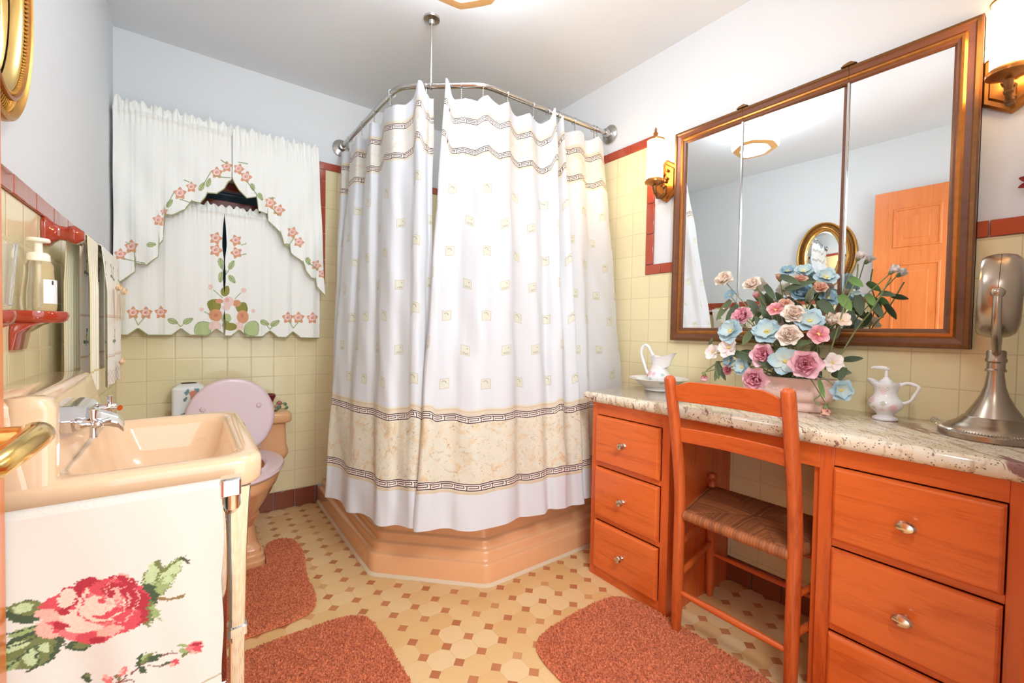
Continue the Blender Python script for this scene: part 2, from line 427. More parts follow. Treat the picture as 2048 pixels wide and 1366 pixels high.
def gridmesh(name, P, mat, parent=None, C=None, UV=None, closed=False, smooth=True, thick=0):
    """P: rows x cols x 3 array"""
    nr, nc = P.shape[:2]; me = bpy.data.meshes.new(name)
    idx = np.arange(nr*nc).reshape(nr, nc)
    f = np.stack([idx[:-1, :-1], idx[:-1, 1:], idx[1:, 1:], idx[1:, :-1]], -1).reshape(-1, 4)
    if closed:
        g = np.stack([idx[:-1, -1], idx[:-1, 0], idx[1:, 0], idx[1:, -1]], -1).reshape(-1, 4); f = np.concatenate([f, g])
    me.vertices.add(nr*nc); me.vertices.foreach_set('co', P.reshape(-1).astype(np.float32))
    me.loops.add(f.size); me.loops.foreach_set('vertex_index', f.reshape(-1).astype(np.int32))
    me.polygons.add(len(f)); me.polygons.foreach_set('loop_start', np.arange(0, f.size, 4, dtype=np.int32))
    me.update(calc_edges=True); me.validate()
    if C is not None:
        ca = me.color_attributes.new('tint', 'FLOAT_COLOR', 'POINT')
        arr = np.ones((nr*nc, 4), np.float32); arr[:, :3] = C.reshape(-1, 3); ca.data.foreach_set('color', arr.ravel())
    if UV is not None:
        uvl = me.uv_layers.new(name='cloth'); uvl.data.foreach_set('uv', UV.reshape(-1, 2)[f.reshape(-1)].astype(np.float32).ravel())
    me.materials.append(M[mat])
    if smooth: me.shade_smooth()
    o = bpy.data.objects.new(name, me); col.objects.link(o)
    if parent: o.parent = parent
    if thick:
        s = o.modifiers.new('thick', 'SOLIDIFY'); s.thickness = thick; s.offset = 0
    return o
def catmull(pts, n):
    pts = np.array(pts, float); m_ = len(pts); t = np.linspace(0, m_-1, n); i = np.minimum(t.astype(int), m_-2); f = (t-i)[:, None]
    g = lambda k: pts[np.clip(k, 0, m_-1)]
    p0, p1, p2, p3 = g(i-1), g(i), g(i+1), g(i+2)
    return .5*((2*p1)+(-p0+p2)*f+(2*p0-5*p1+4*p2-p3)*f**2+(-p0+3*p1-3*p2+p3)*f**3)
# ------------------------------------------------------------------ room shell
def bx(name, lo, hi, mat, parent=None, bevel=0, **k): return MB().box(lo, hi).build(name, mat, parent, bevel=bevel, **k)
E_ = .006
struct(bx('floor', (XL-.15, -.6, -.06), (XR+.15, YB+.15, 0), 'floor'))
struct(bx('ceiling', (XL-.15, -.09, HC), (XR+.15, YB+.15, HC+.06), 'ceil'))
wl = struct(bx('wall_left', (XL-.15, -.09, 0), (XL-E_, YB+.15, HC), 'paint'))
wr = struct(bx('wall_right', (XR+E_, -.09, 0), (XR+.15, YB+.15, HC), 'paint'))
WX0, WX1, WZ0, WZ1 = -.10, .44, 1.10, 1.78       # window opening
mb = MB()
mb.box((XL-E_, YB+E_, 0), (WX0, YB+.15, HC)); mb.box((WX1, YB+E_, 0), (XR+E_, YB+.15, HC))
mb.box((WX0, YB+E_, 0), (WX1, YB+.15, WZ0)); mb.box((WX0, YB+E_, WZ1), (WX1, YB+.15, HC))
wb = struct(mb.build('wall_back', 'paint', smooth=0))
DX0, DX1 = -.236, .80                            # doorway
mb = MB(); mb.box((XL-E_, YF-.12, 0), (DX0, YF, HC)); mb.box((DX1, YF-.12, 0), (XR+E_, YF, HC)); mb.box((DX0, YF-.12, 2.04), (DX1, YF, HC))
struct(mb.build('wall_front', 'paint', smooth=0))
# glazed tile skins on the walls
TZ = 1.27                                        # top of the yellow tiles of the low wainscot
sk = struct(bx('tile_cladding', (XL-E_, YF, .10), (XL, YB, TZ), 'tileL', wl)); 
SX, ZT = .589, 1.943
mb = MB(); mb.box((XL, YB, .10), (WX0-.04, YB+E_, TZ)); mb.box((WX0-.04, YB, .10), (WX1+.04, YB+E_, WZ0-.04)); mb.box((WX1+.04, YB, .10), (SX, YB+E_, TZ))
mb.box((SX, YB, .10), (XR, YB+E_, ZT)); struct(mb.build('tile_cladding', 'tileB', wb, smooth=0))
SY, TR0, TR1 = 1.333, 1.313, 1.362
mb = MB(); mb.box((XR, YF, .10), (XR+E_, SY, TR0)); mb.box((XR, SY, .10), (XR+E_, YB, ZT)); struct(mb.build('tile_cladding', 'tileR', wr, smooth=0))
# red tile edging
def strip(name, horizontal, ax, a0, a1, z0, z1, mat='red', depth=.006, step=.152, parent=None, start=None):
    """a row of single glazed trim tiles with fine joints, lying on the plane ax"""
    mb = MB(); g = .0011
    def put(a, b, c, d):
        if ax == 'y': mb.box((a+g, YB-depth, c+g), (b-g, YB+.004, d-g))
        elif ax == 'xr': mb.box((XR-depth, a+g, c+g), (XR+.004, b-g, d-g))
        elif ax == 'xl': mb.box((XL-.004, a+g, c+g), (XL+depth, b-g, d-g))
        elif ax == 'yf': mb.box((a+g, YF-.004, c+g), (b-g, YF+depth, d-g))
    if horizontal:
        a = a0
        while a < a1-.002: put(a, min(a+step, a1), z0, z1); a += step
    else:
        z = z0
        while z < z1-.002: put(a0, a1, z, min(z+step, z1)); z += step
    return struct(mb.build(name, mat, parent, bevel=.0025))
strip('trim_1', True, 'xl', YF, YB, 1.27, 1.312)
strip('trim_2', True, 'y', SX, XR-.002, 1.943, 1.985)
strip('trim_3', False, 'y', SX, SX+.042, 1.27, 1.942)
strip('trim_4', True, 'y', XL, WX0-.045, 1.27, 1.312)
strip('trim_5', True, 'y', WX1+.045, SX, 1.27, 1.312)
strip('trim_6', True, 'xr', SY-.045, YB-.002, 1.943, 1.988)
strip('trim_7', False, 'xr', SY-.045, SY, TR1, 1.943, step=.149)
strip('trim_8', True, 'xr', YF, SY, TR0, TR1)
for i, (a0, a1, z0, z1) in enumerate(((WX0-.042, WX0, WZ0, WZ1+.042), (WX1, WX1+.042, WZ0, WZ1+.042))): strip('trim_%d' % (9+i), False, 'y', a0, a1, z0, z1)
strip('trim_11', True, 'y', WX0, WX1, WZ1, WZ1+.042); strip('trim_12', True, 'y', WX0-.042, WX1+.042, WZ0-.042, WZ0)
strip('baseboard_left', True, 'xl', YF, YB, .0, .1, 'brown', .004, T)
strip('baseboard_back', True, 'y', XL, .60, .0, .1, 'brown', .004, T)
strip('baseboard_right', True, 'xr', YF, 1.40, .0, .1, 'brown', .004, T)
strip('baseboard_front', True, 'yf', DX1+.07, XR, .0, .1, 'brown', .004, T)
# window: dark panes in a red-brown wooden double-hung sash
win = struct(bx('window_1', (WX0, YB+.10, WZ0), (WX1, YB+.106, WZ1), 'glass'))
mb = MB(); yb0, yb1 = YB+.05, YB+.09; wz = WZ0+.45
for lo, hi in (((WX0, yb0, WZ0), (WX0+.04, yb1, WZ1)), ((WX1-.04, yb0, WZ0), (WX1, yb1, WZ1)), ((WX0, yb0, WZ1-.045), (WX1, yb1, WZ1)), ((WX0, yb0, WZ0), (WX1, yb1, WZ0+.05)), ((WX0, yb0-.01, WZ1-.135), (WX1, yb1, WZ1-.10))):
    mb.box(lo, hi)
struct(mb.build('window_frame', 'winwood', win, bevel=.003))
struct(bx('window_sill', (WX0-.03, YB-.02, WZ0-.02), (WX1+.03, YB+.06, WZ0), 'red', win, bevel=.004))
# door, standing open against the left wall
door = struct(MB().box((-.236, .105, .008), (-.201, .868, 2.0)).build('door_1', 'doorwood', bevel=.002))
door['label'] = 'orange pine panelled door standing open beside the sink'
mb = MB()
for y0, y1 in ((.20, .44), (.53, .77)):
    for z0, z1 in ((.22, .88), (1.02, 1.52), (1.62, 1.88)):
        mb2 = [rrect(y0, y1, z0, z1, .001, 0, 1), ]
        for ins, x in ((0, -.2005), (.018, -.209), (.03, -.209), (.055, -.2005), (.055, -.2005)): pass
        loops = []
        for ins, x in ((0, -.2008), (.006, -.196), (.014, -.196), (.022, -.2075), (.034, -.2075), (.062, -.199)):
            loops.append([Vector((x, a, b)) for a, b in ((y0+ins, z0+ins), (y1-ins, z0+ins), (y1-ins, z1-ins), (y0+ins, z1-ins))])
        mb.loft(loops, cap0=False)
struct(mb.build('door_panel', 'doorwood', door, smooth=0))
mb = MB(); yk, zk = .778, .886
mb.lathe([(.03, 0), (.03, .006), (.022, .012), (.012, .014), (.011, .045), (.0, .045)], (-.201, yk, zk), 'x', 24)
mb.tube([(-.158, yk-.002, zk), (-.150, yk-.02, zk+.002), (-.147, yk-.05, zk+.003), (-.152, yk-.09, zk-.002), (-.160, yk-.13, zk-.008), (-.163, yk-.142, zk-.009)], [.014, .0165, .0145, .014, .013, .006], 18)
struct(mb.build('door_handle', 'brass', door))['label'] = 'brass lever handle'
mb = MB()
for lo, hi in (((DX1, YF, 0), (DX1+.07, YF+.008, 2.11)), ((DX0-.03, YF, 2.04), (DX1, YF+.008, 2.11))): mb.box(lo, hi)
struct(mb.build('trim_13', 'woodZ', bevel=.003))

# ------------------------------------------------------------------ bathtub (cut-corner)
def tubpoly(i, z, r0=.05, n=7):
    a, b = .600+i, 1.410+i
    s = (.60+.40-.0)                                 # the slanted side runs 45 degrees
    X1, Y1 = XR-.002-max(0, i-.012), YB-.002-max(0, i-.012)
    d = i*math.sqrt(2)
    # slanted line: x + y = K
    K = .600+1.765+d
    K2 = .945+1.410+d; K = (K+K2)/2
    pts = [Vector((a, Y1)), Vector((a, K-a)), Vector((K-b, b)), Vector((X1, b)), Vector((X1, Y1))]
    out = []
    for k in range(5):
        p, q, s_ = pts[k-1], pts[k], pts[(k+1) % 5]
        r = max(.004, r0) if k in (1, 2) else (.004 if i < .03 else .12)
        u1, u2 = (p-q).normalized(), (s_-q).normalized(); ang = u1.angle(u2); dist = r/math.tan(ang/2)
        t1, t2 = q+u1*dist, q+u2*dist; c = q+(u1+u2).normalized()*(r/math.sin(ang/2))
        a1 = math.atan2(t1.y-c.y, t1.x-c.x); a2 = math.atan2(t2.y-c.y, t2.x-c.x)
        da = (a2-a1+math.pi) % (2*math.pi)-math.pi
        for j in range(n+1):
            aa = a1+da*j/n; out.append(Vector((c.x+r*math.cos(aa), c.y+r*math.sin(aa), z)))
    return out
prof = [(0, 0), (0, .080), (.0012, .0855), (.004, .0885), (.014, .0905), (.0175, .093), (.019, .100), (.019, .121), (.0202, .1265), (.023, .1295), (.033, .1315), (.0365, .134), (.038, .141), (.038, .157), (.0392, .1625), (.042, .1655), (.052, .1675), (.0555, .170), (.057, .180), (.054, .34), (.055, .355), (.060, .372), (.072, .381), (.10, .383), (.125, .378), (.14, .36), (.16, .28), (.19, .14), (.24, .10), (.34, .095)]
tub = MB().loft([tubpoly(i, z, .06+.3*max(0, i-.1)) for i, z in prof], cap0=False).build('bathtub', 'porc', smooth=45)
tag(tub, 'salmon pink cut-corner bathtub with ribbed apron behind the shower curtains', 'bathtub')
cl = MB().loft([tubpoly(-.011, .0005, .06), tubpoly(-.010, .005, .06), tubpoly(-.001, .012, .06), tubpoly(.0, .012, .06)], cap0=False, cap1=False).build('caulk_line', 'caulk', tub)

# ------------------------------------------------------------------ shower rod
RZ = 2.09
rodpts = [(.715, YB-.002), (.722, 2.30), (.728, 1.98)]
def bend(a, b, c, n=6):
    return [tuple((1-t)**2*np.array(a)+2*t*(1-t)*np.array(b)+t*t*np.array(c)) for t in np.linspace(0, 1, n)]
rodpts += bend((.728, 1.93), (.730, 1.86), (.775, 1.815)) + bend((.985, 1.640), (1.02, 1.608), (1.075, 1.606)) + [(1.40, 1.597), (XR-.002, 1.580)]
mb = MB(); mb.tube([(x, y, RZ) for x, y in rodpts], .0125, 16)
root = thing('shower_rod', (.831, 1.72, RZ), 'bent steel shower curtain rod hung from the ceiling above the tub', 'shower rod')
mb.build('rod', 'steel', root)
mb = MB(); sx_, sy_ = .842, 1.758
mb.cyl((sx_, sy_, RZ), (sx_, sy_, HC-.01), .0045, seg=10); mb.tube([(sx_+.0*0, sy_, RZ-.0)]+[(sx_, sy_, RZ+.03)], .008, 10)
mb.tube([(sx_+.0145*math.cos(a)*.7, sy_+.0145*math.cos(a)*.7, RZ+.0145*math.sin(a)) for a in np.linspace(0, 2*math.pi, 17)[:-1]], .003, 8, closed=True)
mb.build('ceiling_support', 'steel', root)
mb = MB(); mb.lathe([(0, -.026), (.010, -.026), (.014, -.012), (.034, -.007), (.036, 0), (0, 0)], (sx_, sy_, HC), 'z', 28); mb.build('ceiling_flange', 'steel', root)
for p, ax, sgn in (((.715, YB, RZ), 'y', -1), ((XR, 1.580, RZ), 'x', -1)):
    mb = MB(); mb.lathe([(0, 0), (.046, 0), (.048, -.006), (.036, -.012), (.022, -.016), (.019, -.045), (.0125, -.047), (0, -.047)][::1], p, ax, 28); mb.build('wall_flange', 'steel', root)
finish(root)

# ------------------------------------------------------------------ shower curtains
zt, zb = 2.025, .285
basetop = [(.715, 2.68), (.722, 2.3), (.728, 1.95), (.745, 1.86), (.80, 1.79), (.90, 1.705), (1.0, 1.63), (1.07, 1.60), (1.4, 1.592), (1.78, 1.575)]
basebot = [(.575, 2.62), (.54, 2.30), (.50, 2.0), (.52, 1.78), (.574, 1.60), (.66, 1.49), (.78, 1.39), (.90, 1.335), (1.05, 1.318), (1.25, 1.325), (1.41, 1.325), (1.60, 1.35), (1.79, 1.40)]
def lookup(path, z, n=600):
    P = catmull(path, n); u, _ = pxof(P[:, 0], P[:, 1], z); N = np.gradient(P, axis=0); N /= np.linalg.norm(N, axis=1)[:, None]
    return P, u, np.stack([N[:, 1], -N[:, 0]], 1)*np.sign(-1)
PT, UT, NT_ = lookup(basetop, 1.95); PB, UB, NB = lookup(basebot, zb)
def colpt(P, U, N, px, off):
    k = int(np.argmin(abs(U-px))); n = N[k]; c = P[k]
    if np.dot(n, -c) < 0: n = -n                      # outwards, into the room
    return c+n*off
def curtain(cols, name, label, rows=110, dens=14, rings=(), peaks=()):
    top = np.array([colpt(PT, UT, NT_, c[0], c[1]) for c in cols]); bot = np.array([colpt(PB, UB, NB, c[2], c[3]) for c in cols])
    n = dens*(len(cols)-1)+1; A, B = catmull(top, n), catmull(bot, n)
    mid = .5*A+.5*B; s = np.concatenate([[0], np.cumsum(np.linalg.norm(np.diff(mid, axis=0), axis=1))])
    ring_s = [np.interp(r, np.arange(len(cols)), s[::dens]) for r in rings]
    sag = np.zeros(n)
    for i in range(n):
        if ring_s: sag[i] = min(abs(s[i]-r) for r in ring_s)
    ztop = zt+.022-np.minimum(.030, sag*.45)
    for q_, hgt in peaks:
        sp_ = np.interp(q_, np.arange(len(cols)), s[::dens]); ztop = ztop+hgt*np.exp(-((s-sp_)/.026)**4)
    h = np.linspace(0, 1, rows)[:, None]
    X = np.zeros((rows, n, 3)); UV = np.zeros((rows, n, 2))
    e = h**.92
    for k in (0, 1): X[:, :, k] = A[None, :, k]*(1-e)+B[None, :, k]*e
    X[:, :, 2] = ztop[None]*(1-h)+(zb+.004*np.sin(s*23)[None])*h
    # small creases
    X[:, :, 1] += .0022*np.sin(X[:, :, 2]*9+s[None]*31)+.0018*np.sin(X[:, :, 2]*23+s[None]*57); X[:, :, 0] += .0018*np.sin(X[:, :, 2]*13+s[None]*41)
    UV[:, :, 0] = s[None]; UV[:, :, 1] = (zt+.0)*(1-h)+zb*h
    o = gridmesh(name, X, 'shower', UV=UV); o.location = (0, 0, 0)
    tag(o, label, 'shower curtain', 'shower curtains around the tub'); return o, top
left_cols = [(680, -.01, 652, -.03), (688, .012, 654, -.01), (697, .028, 657, .0), (699, -.02, 658, -.03), (704, .0, 663, .03), (713, .02, 668, .012), (726, .03, 678, -.006), (727, -.018, 690, .004), (740, .004, 704, .012), (753, .026, 722, -.008), (755, -.014, 740, -.006), (770, .0, 758, .016), (790, .014, 775, .008), (806, -.008, 790, -.008), (825, .0, 808, .004), (838, .022, 822, .014), (846, .03, 832, .010), (855, .02, 842, -.010), (857, -.016, 846, -.022), (867, -.006, 852, -.03)]
right_cols = [(890, .0, 834, .030), (893, .024, 842, .034), (903, .026, 858, .022), (916, -.004, 878, .0), (928, -.024, 900, -.004), (945, -.008, 918, .006), (966, .012, 950, .012), (985, .002, 985, .008), (1000, .014, 1012, .012), (1010, .020, 1027, .004), (1022, -.004, 1042, -.016), (1034, -.022, 1056, -.010), (1048, -.018, 1072, .0), (1062, -.008, 1086, .010), (1082, -.026, 1098, .0), (1093, .018, 1106, .020), (1102, .036, 1120, .030), (1105, .0, 1128, .024), (1106, -.02, 1138, .02), (1114, .010, 1150, .028), (1120, .020, 1160, .030), (1122, -.018, 1163, -.010), (1135, -.004, 1170, .004), (1150, .008, 1180, .010), (1166, -.002, 1186, -.014), (1170, -.018, 1200, .0), (1180, -.006, 1225, .012), (1192, .014, 1240, .004), (1203, .004, 1252, .01)]
lc, ltop = curtain(left_cols, 'shower_curtain', 'white shower curtain with dark key borders, panel left of the gap', rings=(1, 4, 8, 11, 15, 17.5), peaks=((15.5, .055),))
rc, rtop = curtain(right_cols, 'shower_curtain', 'white shower curtain with dark key borders, wider panel reaching the vanity', rings=(1, 4, 6.5, 9.5, 13, 15.8, 20, 23.5, 27), peaks=((1.2, .060), (16, .045), (20, .03)))
# ring per fold, with its ball-chain hook
ringbase = None
PR = catmull([(x, y) for x, y in rodpts], 900)
def ring_at(px):
    U_, _ = pxof(PR[:, 0], PR[:, 1], RZ); k = int(np.argmin(abs(U_-px))); k = min(max(k, 2), len(PR)-3); d = PR[k+2]-PR[k-2]
    return PR[k], math.atan2(d[1], d[0])
def make_ring():
    mb = MB(); mb.tube([(0, .0165*math.cos(a), .0165*math.sin(a)-.003) for a in np.linspace(0, 2*math.pi, 21)[:-1]], .0016, 6, closed=True)
    r = thing('curtain_ring', (0, 0, 0), '', 'curtain ring'); mb.build('ring', 'chrome', r)
    mb = MB()
    for i in range(5): mb.ball((0, -.008, -.024-.008*i), .0032, 8)
    mb.tube([(0, -.008, -.018), (0, -.010, -.05), (0, -.006, -.062), (0, .002, -.056)], .0012, 6); mb.build('hook_chain', 'steel', r)
    return r
ringsrc = make_ring()
where = [(700, 'where the rod nears the back wall'), (727, 'second from the back wall on the left run'), (752, 'on the left run before the bend'), (784, 'at the left bend of the rod'), (838, 'on the narrow raised fold left of the gap'), (853, 'nearest the gap on its left side'), (900, 'nearest the gap on its right side'), (924, 'just right of the ceiling support'), (966, 'at the right bend of the rod'), (1014, 'first along the right run'), (1064, 'second along the right run'), (1097, 'before the pinched fold of the right panel'), (1116, 'just past the pinched fold'), (1149, 'where the cloth sags low on the right run'), (1186, 'second from the right wall flange'), (1193, 'closest to the right wall flange')]
for i, (px, tx) in enumerate(where):
    if i == 0: r = ringsrc
    else:
        r = ringsrc.copy(); col.objects.link(r)
        for ch in ringsrc.children:
            c = ch.copy(); col.objects.link(c); c.parent = r
    p, a = ring_at(px); r.location = (p[0], p[1], RZ); r.rotation_euler = (0, 0, a)
    r['label'] = 'chrome curtain ring with bead hook '+tx; r['group'] = 'rings on the shower rod'

# ------------------------------------------------------------------ vanity
XF = 1.37
root = thing('vanity_cabinet', (1.59, .65, 0), 'orange cherry wood vanity with two drawer stacks and a knee space', 'vanity')
for lo, hi in (((XF+.018, 1.236, 0), (XR-.002, 1.254, .733)), ((XF+.018, .886, 0), (XR-.002, .904, .733)), ((XF+.018, .43, 0), (XR-.002, .448, .733)), ((XF+.018, YF+.012, 0), (XR-.002, YF+.03, .733))):
    bx('side_panel', lo, hi, 'woodZ', root, smooth=0)
for lo, hi in (((XR-.02, .904, .0), (XR-.012, 1.236, .733)), ((XR-.02, YF+.03, 0), (XR-.012, .43, .733))): bx('back_panel', lo, hi, 'woodZ', root, smooth=0)
for lo, hi in (((XF+.019, .904, .03), (XR-.02, 1.236, .045)), ((XF+.019, YF+.03, .03), (XR-.02, .43, .045))): bx('bottom_panel', lo, hi, 'woodY', root, smooth=0)
for y0, y1 in ((1.226, 1.255), (.886, .918), (.398, .431), (YF+.012, .092)): bx('stile', (XF, y0, 0), (XF+.019, y1, .733), 'woodZ', root, smooth=0, bevel=.0015)
for y0, y1 in ((.918, 1.226), (.092, .398)):
    for z0, z1 in ((.0, .045), (.243, .262), (.468, .488), (.683, .733)): bx('rail', (XF+.001, y0, z0), (XF+.019, y1, z1), 'woodY', root, smooth=0, bevel=.0015)
bx('apron', (XF+.002, .431, .668), (XF+.019, .886, .733), 'woodY', root, smooth=0, bevel=.0015)
def drawer(y0, y1, z0, z1, oval):
    mb = MB()
    mb.loft([[Vector((x, a, b)) for a, b in ((y0+i, z0+i), (y1-i, z0+i), (y1-i, z1-i), (y0+i, z1-i))] for i, x in ((0, XF+.0), (0, XF-.010), (.004, XF-.016), (.008, XF-.018))], cap0=True)
    d = mb.build('drawer', 'woodY', root, smooth=0, bevel=.0015)
    kb = MB(); c = (XF-.018, (y0+y1)/2, (z0+z1)/2)
    if oval: kb.lathe([(0, 0), (.008, 0), (.006, -.008), (.0075, -.016), (.015, -.020), (.0165, -.025), (.013, -.031), (.005, -.034), (0, -.0345)], c, 'x', 24, 1.25, .85)
    else: kb.lathe([(0, 0), (.009, 0), (.009, -.003), (.005, -.007), (.006, -.015), (.0125, -.020), (.014, -.025), (.011, -.031), (.007, -.032), (0, -.029)], c, 'x', 24)
    k = kb.build('knob', 'knob', d); k['label'] = 'satin nickel knob'
for z0, z1 in ((.49, .681), (.264, .466), (.047, .241)): drawer(.920, 1.224, z0, z1, False)
for z0, z1 in ((.49, .681), (.264, .466), (.047, .241)): drawer(.094, .396, z0, z1, True)
finish(root)
# granite slab with rounded front edge
def slab():
    x0, x1, y0, y1, z0, z1 = 1.335, XR-.001, YF+.002, 1.282, .735, .775
    loops = []
    for ins, z in ((.014, z0), (.004, z0+.004), (0, z0+.014), (0, z1-.014), (.004, z1-.005), (.012, z1)):
        loops.append(rrect(x0+ins, x1, y0, y1-ins, .004, z, 2))
    return MB().loft(loops)
ct = slab().build('granite_countertop', 'granite', smooth=50); tag(ct, 'cream and burgundy speckled granite countertop on the orange vanity', 'countertop')

# ------------------------------------------------------------------ medicine cabinet mirror (three doors, one picture frame)
MY0, MY1, MZ0, MZ1 = .205, 1.165, .995, 1.936; XM = 1.772
seams = [MY0, .5145, .8635, MY1]
fp = [(0.0, 1.806), (0.0, 1.778), (.004, 1.772), (.012, 1.7705), (.016, 1.775), (.030, 1.778), (.036, 1.774), (.042, 1.774), (.046, 1.779), (.052, 1.780), (.056, 1.784), (.058, 1.786)]
root = thing('mirror_cabinet', (1.80, .685, MZ0), 'large three-door mirrored cabinet in a walnut and gold frame over the vanity', 'mirror')
for k in range(3):
    y0, y1 = seams[k]+.0006, seams[k+1]-.0006
    L, Rr = (k == 0), (k == 2)                         # outer side of this door
    bodyz = M['frame']
    loops = []
    a0 = lambda i: y0+(i if L else 0); a1 = lambda i: y1-(i if Rr else 0)
    def bars(sel, mat, name, parent, lab=None):
        P_ = [fp[j] for j in sel]; mbs = [MB()]
        mbs[0].loft([[Vector((x, a0(i), MZ0+i)) for i, x in P_], [Vector((x, a1(i), MZ0+i)) for i, x in P_]], closed=False)
        if not (L or Rr): mbs.append(MB())
        mbs[-1].loft([[Vector((x, a0(i), MZ1-i)) for i, x in P_], [Vector((x, a1(i), MZ1-i)) for i, x in P_]], closed=False)
        if L: mbs[0].loft([[Vector((x, y0+i, MZ0+i)) for i, x in P_], [Vector((x, y0+i, MZ1-i)) for i, x in P_]], closed=False)
        if Rr: mbs[0].loft([[Vector((x, y1-i, MZ0+i)) for i, x in P_], [Vector((x, y1-i, MZ1-i)) for i, x in P_]], closed=False)
        for q in mbs:
            o = q.build(name, mat, parent, smooth=0)
            if lab: o['label'] = lab
    d = bx('cabinet_door', (1.790, y0, MZ0+.002), (1.8055, y1, MZ1-.002), 'frame', root, smooth=0)
    bars(range(0, 3), 'frameZ', 'outer_edge', d)
    bars(range(3, 6), 'frame', 'moulding', d)
    bars(range(5, 9), 'bronze', 'gilt_bead', d, 'dull gold inner bead')
    bars((2, 3), 'golddk', 'gilt_edge', d)
    bars(range(8, 12), 'frame', 'inner_lip', d)
    gy0, gy1 = (y0+.056 if L else y0+.0008), (y1-.056 if Rr else y1-.0008)
    tilt = (.012, .022, 0)[k]; gm = (gy0+gy1)/2     # the doors hang a little out of true
    mb = MB(); mb.loft([[Vector((x-tilt*(a-gm), a, b)) for a, b in ((gy0+i, MZ0+.056+i), (gy1-i, MZ0+.056+i), (gy1-i, MZ1-.056-i), (gy0+i, MZ1-.056-i))] for i, x in ((0, 1.789), (.0022, 1.7865))])
    mb.build('mirror_glass', 'mirror', d, smooth=0)
for y in seams[1:3]:
    mb = MB(); mb.box((1.7770, y-.0028, MZ0+.056), (1.790, y+.0028, MZ1-.056)); mb.build('seam_strip', 'steel', root, smooth=0)
    for z, sg in ((MZ1, 1), (MZ0, -1)):
        mb = MB(); mb.prism([(y-.022, z), (y+.022, z), (y+.014, z+.006*sg), (y+.004, z+.009*sg), (y-.006, z+.010*sg), (y-.016, z+.004*sg)], 'x', 1.768, 1.800); mb.build('hinge_clip', 'golddk', root, smooth=0)
MB().box((1.806, MY0+.006, MZ0+.006), (1.8100, MY1-.006, MZ1-.006)).build('cabinet_box', 'frame', root, smooth=0)
finish(root)
# ------------------------------------------------------------------ ceiling lamp
root = thing('ceiling_lamp', (LAMP[0], LAMP[1], HC), 'round white glass ceiling lamp with a tan lower rim, lit, above the room centre', 'lamp')
MB().lathe([(0, 0), (.075, 0), (.075, -.012), (.06, -.03), (0, -.03)], (LAMP[0], LAMP[1], HC), 'z', 32).build('canopy', 'bronze', root)
def octo(r, z, k=.8, n=64):
    out = []
    for i in range(n):
        a = 2*math.pi*i/n; q = (a+math.pi/8) % (math.pi/4)-math.pi/8
        rr = r*((1-k)+k*math.cos(math.pi/8)/math.cos(q)*1.0)
        out.append(Vector((LAMP[0]+rr*math.cos(a-.096), LAMP[1]+rr*math.sin(a-.096), z)))
    return out
MB().loft([octo(r, z) for r, z in ((.055, HC-.03), (.10, HC-.034), (.146, HC-.05), (.158, HC-.075), (.160, HC-.165), (.154, HC-.186))], cap0=False, cap1=False).build('glass_shade', 'lampglass', root)
MB().loft([octo(r, z) for r, z in ((.154, HC-.186), (.148, HC-.190), (.112, HC-.192))], cap0=False, cap1=False).build('lower_rim', emis('tan_patterned_glass', (214, 160, 92), .25, (196, 150, 92)), root)
MB().loft([octo(r, z) for r, z in ((.112, HC-.192), (.06, HC-.197), (.001, HC-.198))], cap0=False).build('centre_glass', 'lampglass', root)
finish(root)

# ------------------------------------------------------------------ wall sconces
def sconce(y):
    w_, zc = .056, 1.745
    root = thing('wall_sconce', (XR, y, zc), '', 'sconce')
    mb = MB(); out = []
    poly = [(y-w_, zc-.06), (y, zc-.100), (y+w_, zc-.06), (y+w_, zc+.06), (y, zc+.100), (y-w_, zc+.06)]
    def sc_(k): return [(y+(a-y)*k, zc+(b-zc)*k) for a, b in poly]
    mb.loft([[Vector((x, a, b)) for a, b in sc_(k)] for k, x in ((1, XR), (1, XR-.008), (.93, XR-.012), (.80, XR-.012), (.74, XR-.017), (.05, XR-.019))])
    mb.build('backplate', 'bronze', root, smooth=0)
    mb = MB(); xg = XR-.10; A = []
    for t_ in np.linspace(0, 1, 16):
        a = math.pi*(t_); A.append((XR-.015-.0425*(1-math.cos(a))*1.0, y, 1.715-.052*math.sin(a)-.012*t_))
    mb.tube(A, [.010-.004*math.sin(math.pi*t_) for t_ in np.linspace(0, 1, 16)], 10)
    for t_ in range(0, 16, 3): mb.ball(A[t_], .0105, 10, sz=.8)
    for k in range(7):
        a = k*.9; mb.ball((XR-.026, y+.014*math.sin(a*2), 1.715+.012*k), .008, 8)
    mb.build('arm', 'golddk', root)
    MB().lathe([(0, 1.703), (.012, 1.703), (.03, 1.712), (.043, 1.716), (.044, 1.722), (.041, 1.728), (.0375, 1.732), (0, 1.732)], (xg, y, 0), 'z', 32).build('lower_cup', 'bronze', root)
    MB().lathe([(0, 1.732), (.036, 1.732), (.036, 1.905), (0, 1.905)], (xg, y, 0), 'z', 32).build('glass_shade', 'scglass', root)
    mb = MB(); mb.lathe([(0, 1.905), (.039, 1.905), (.040, 1.910), (.030, 1.916), (.010, 1.924), (.008, 1.934), (.011, 1.94), (.004, 1.952), (.006, 1.957), (.0, 1.972)], (xg, y, 0), 'z', 32); mb.build('top_cap', 'bronze', root)
    finish(root); return root
s1 = sconce(1.222); s2 = sconce(.150)
tag(s1, 'brass wall sconce with lit glass cylinder between mirror cabinet and shower', 'sconce', 'sconces beside the mirror cabinet')
tag(s2, 'brass wall sconce with lit glass cylinder above the round makeup mirror', 'sconce', 'sconces beside the mirror cabinet')

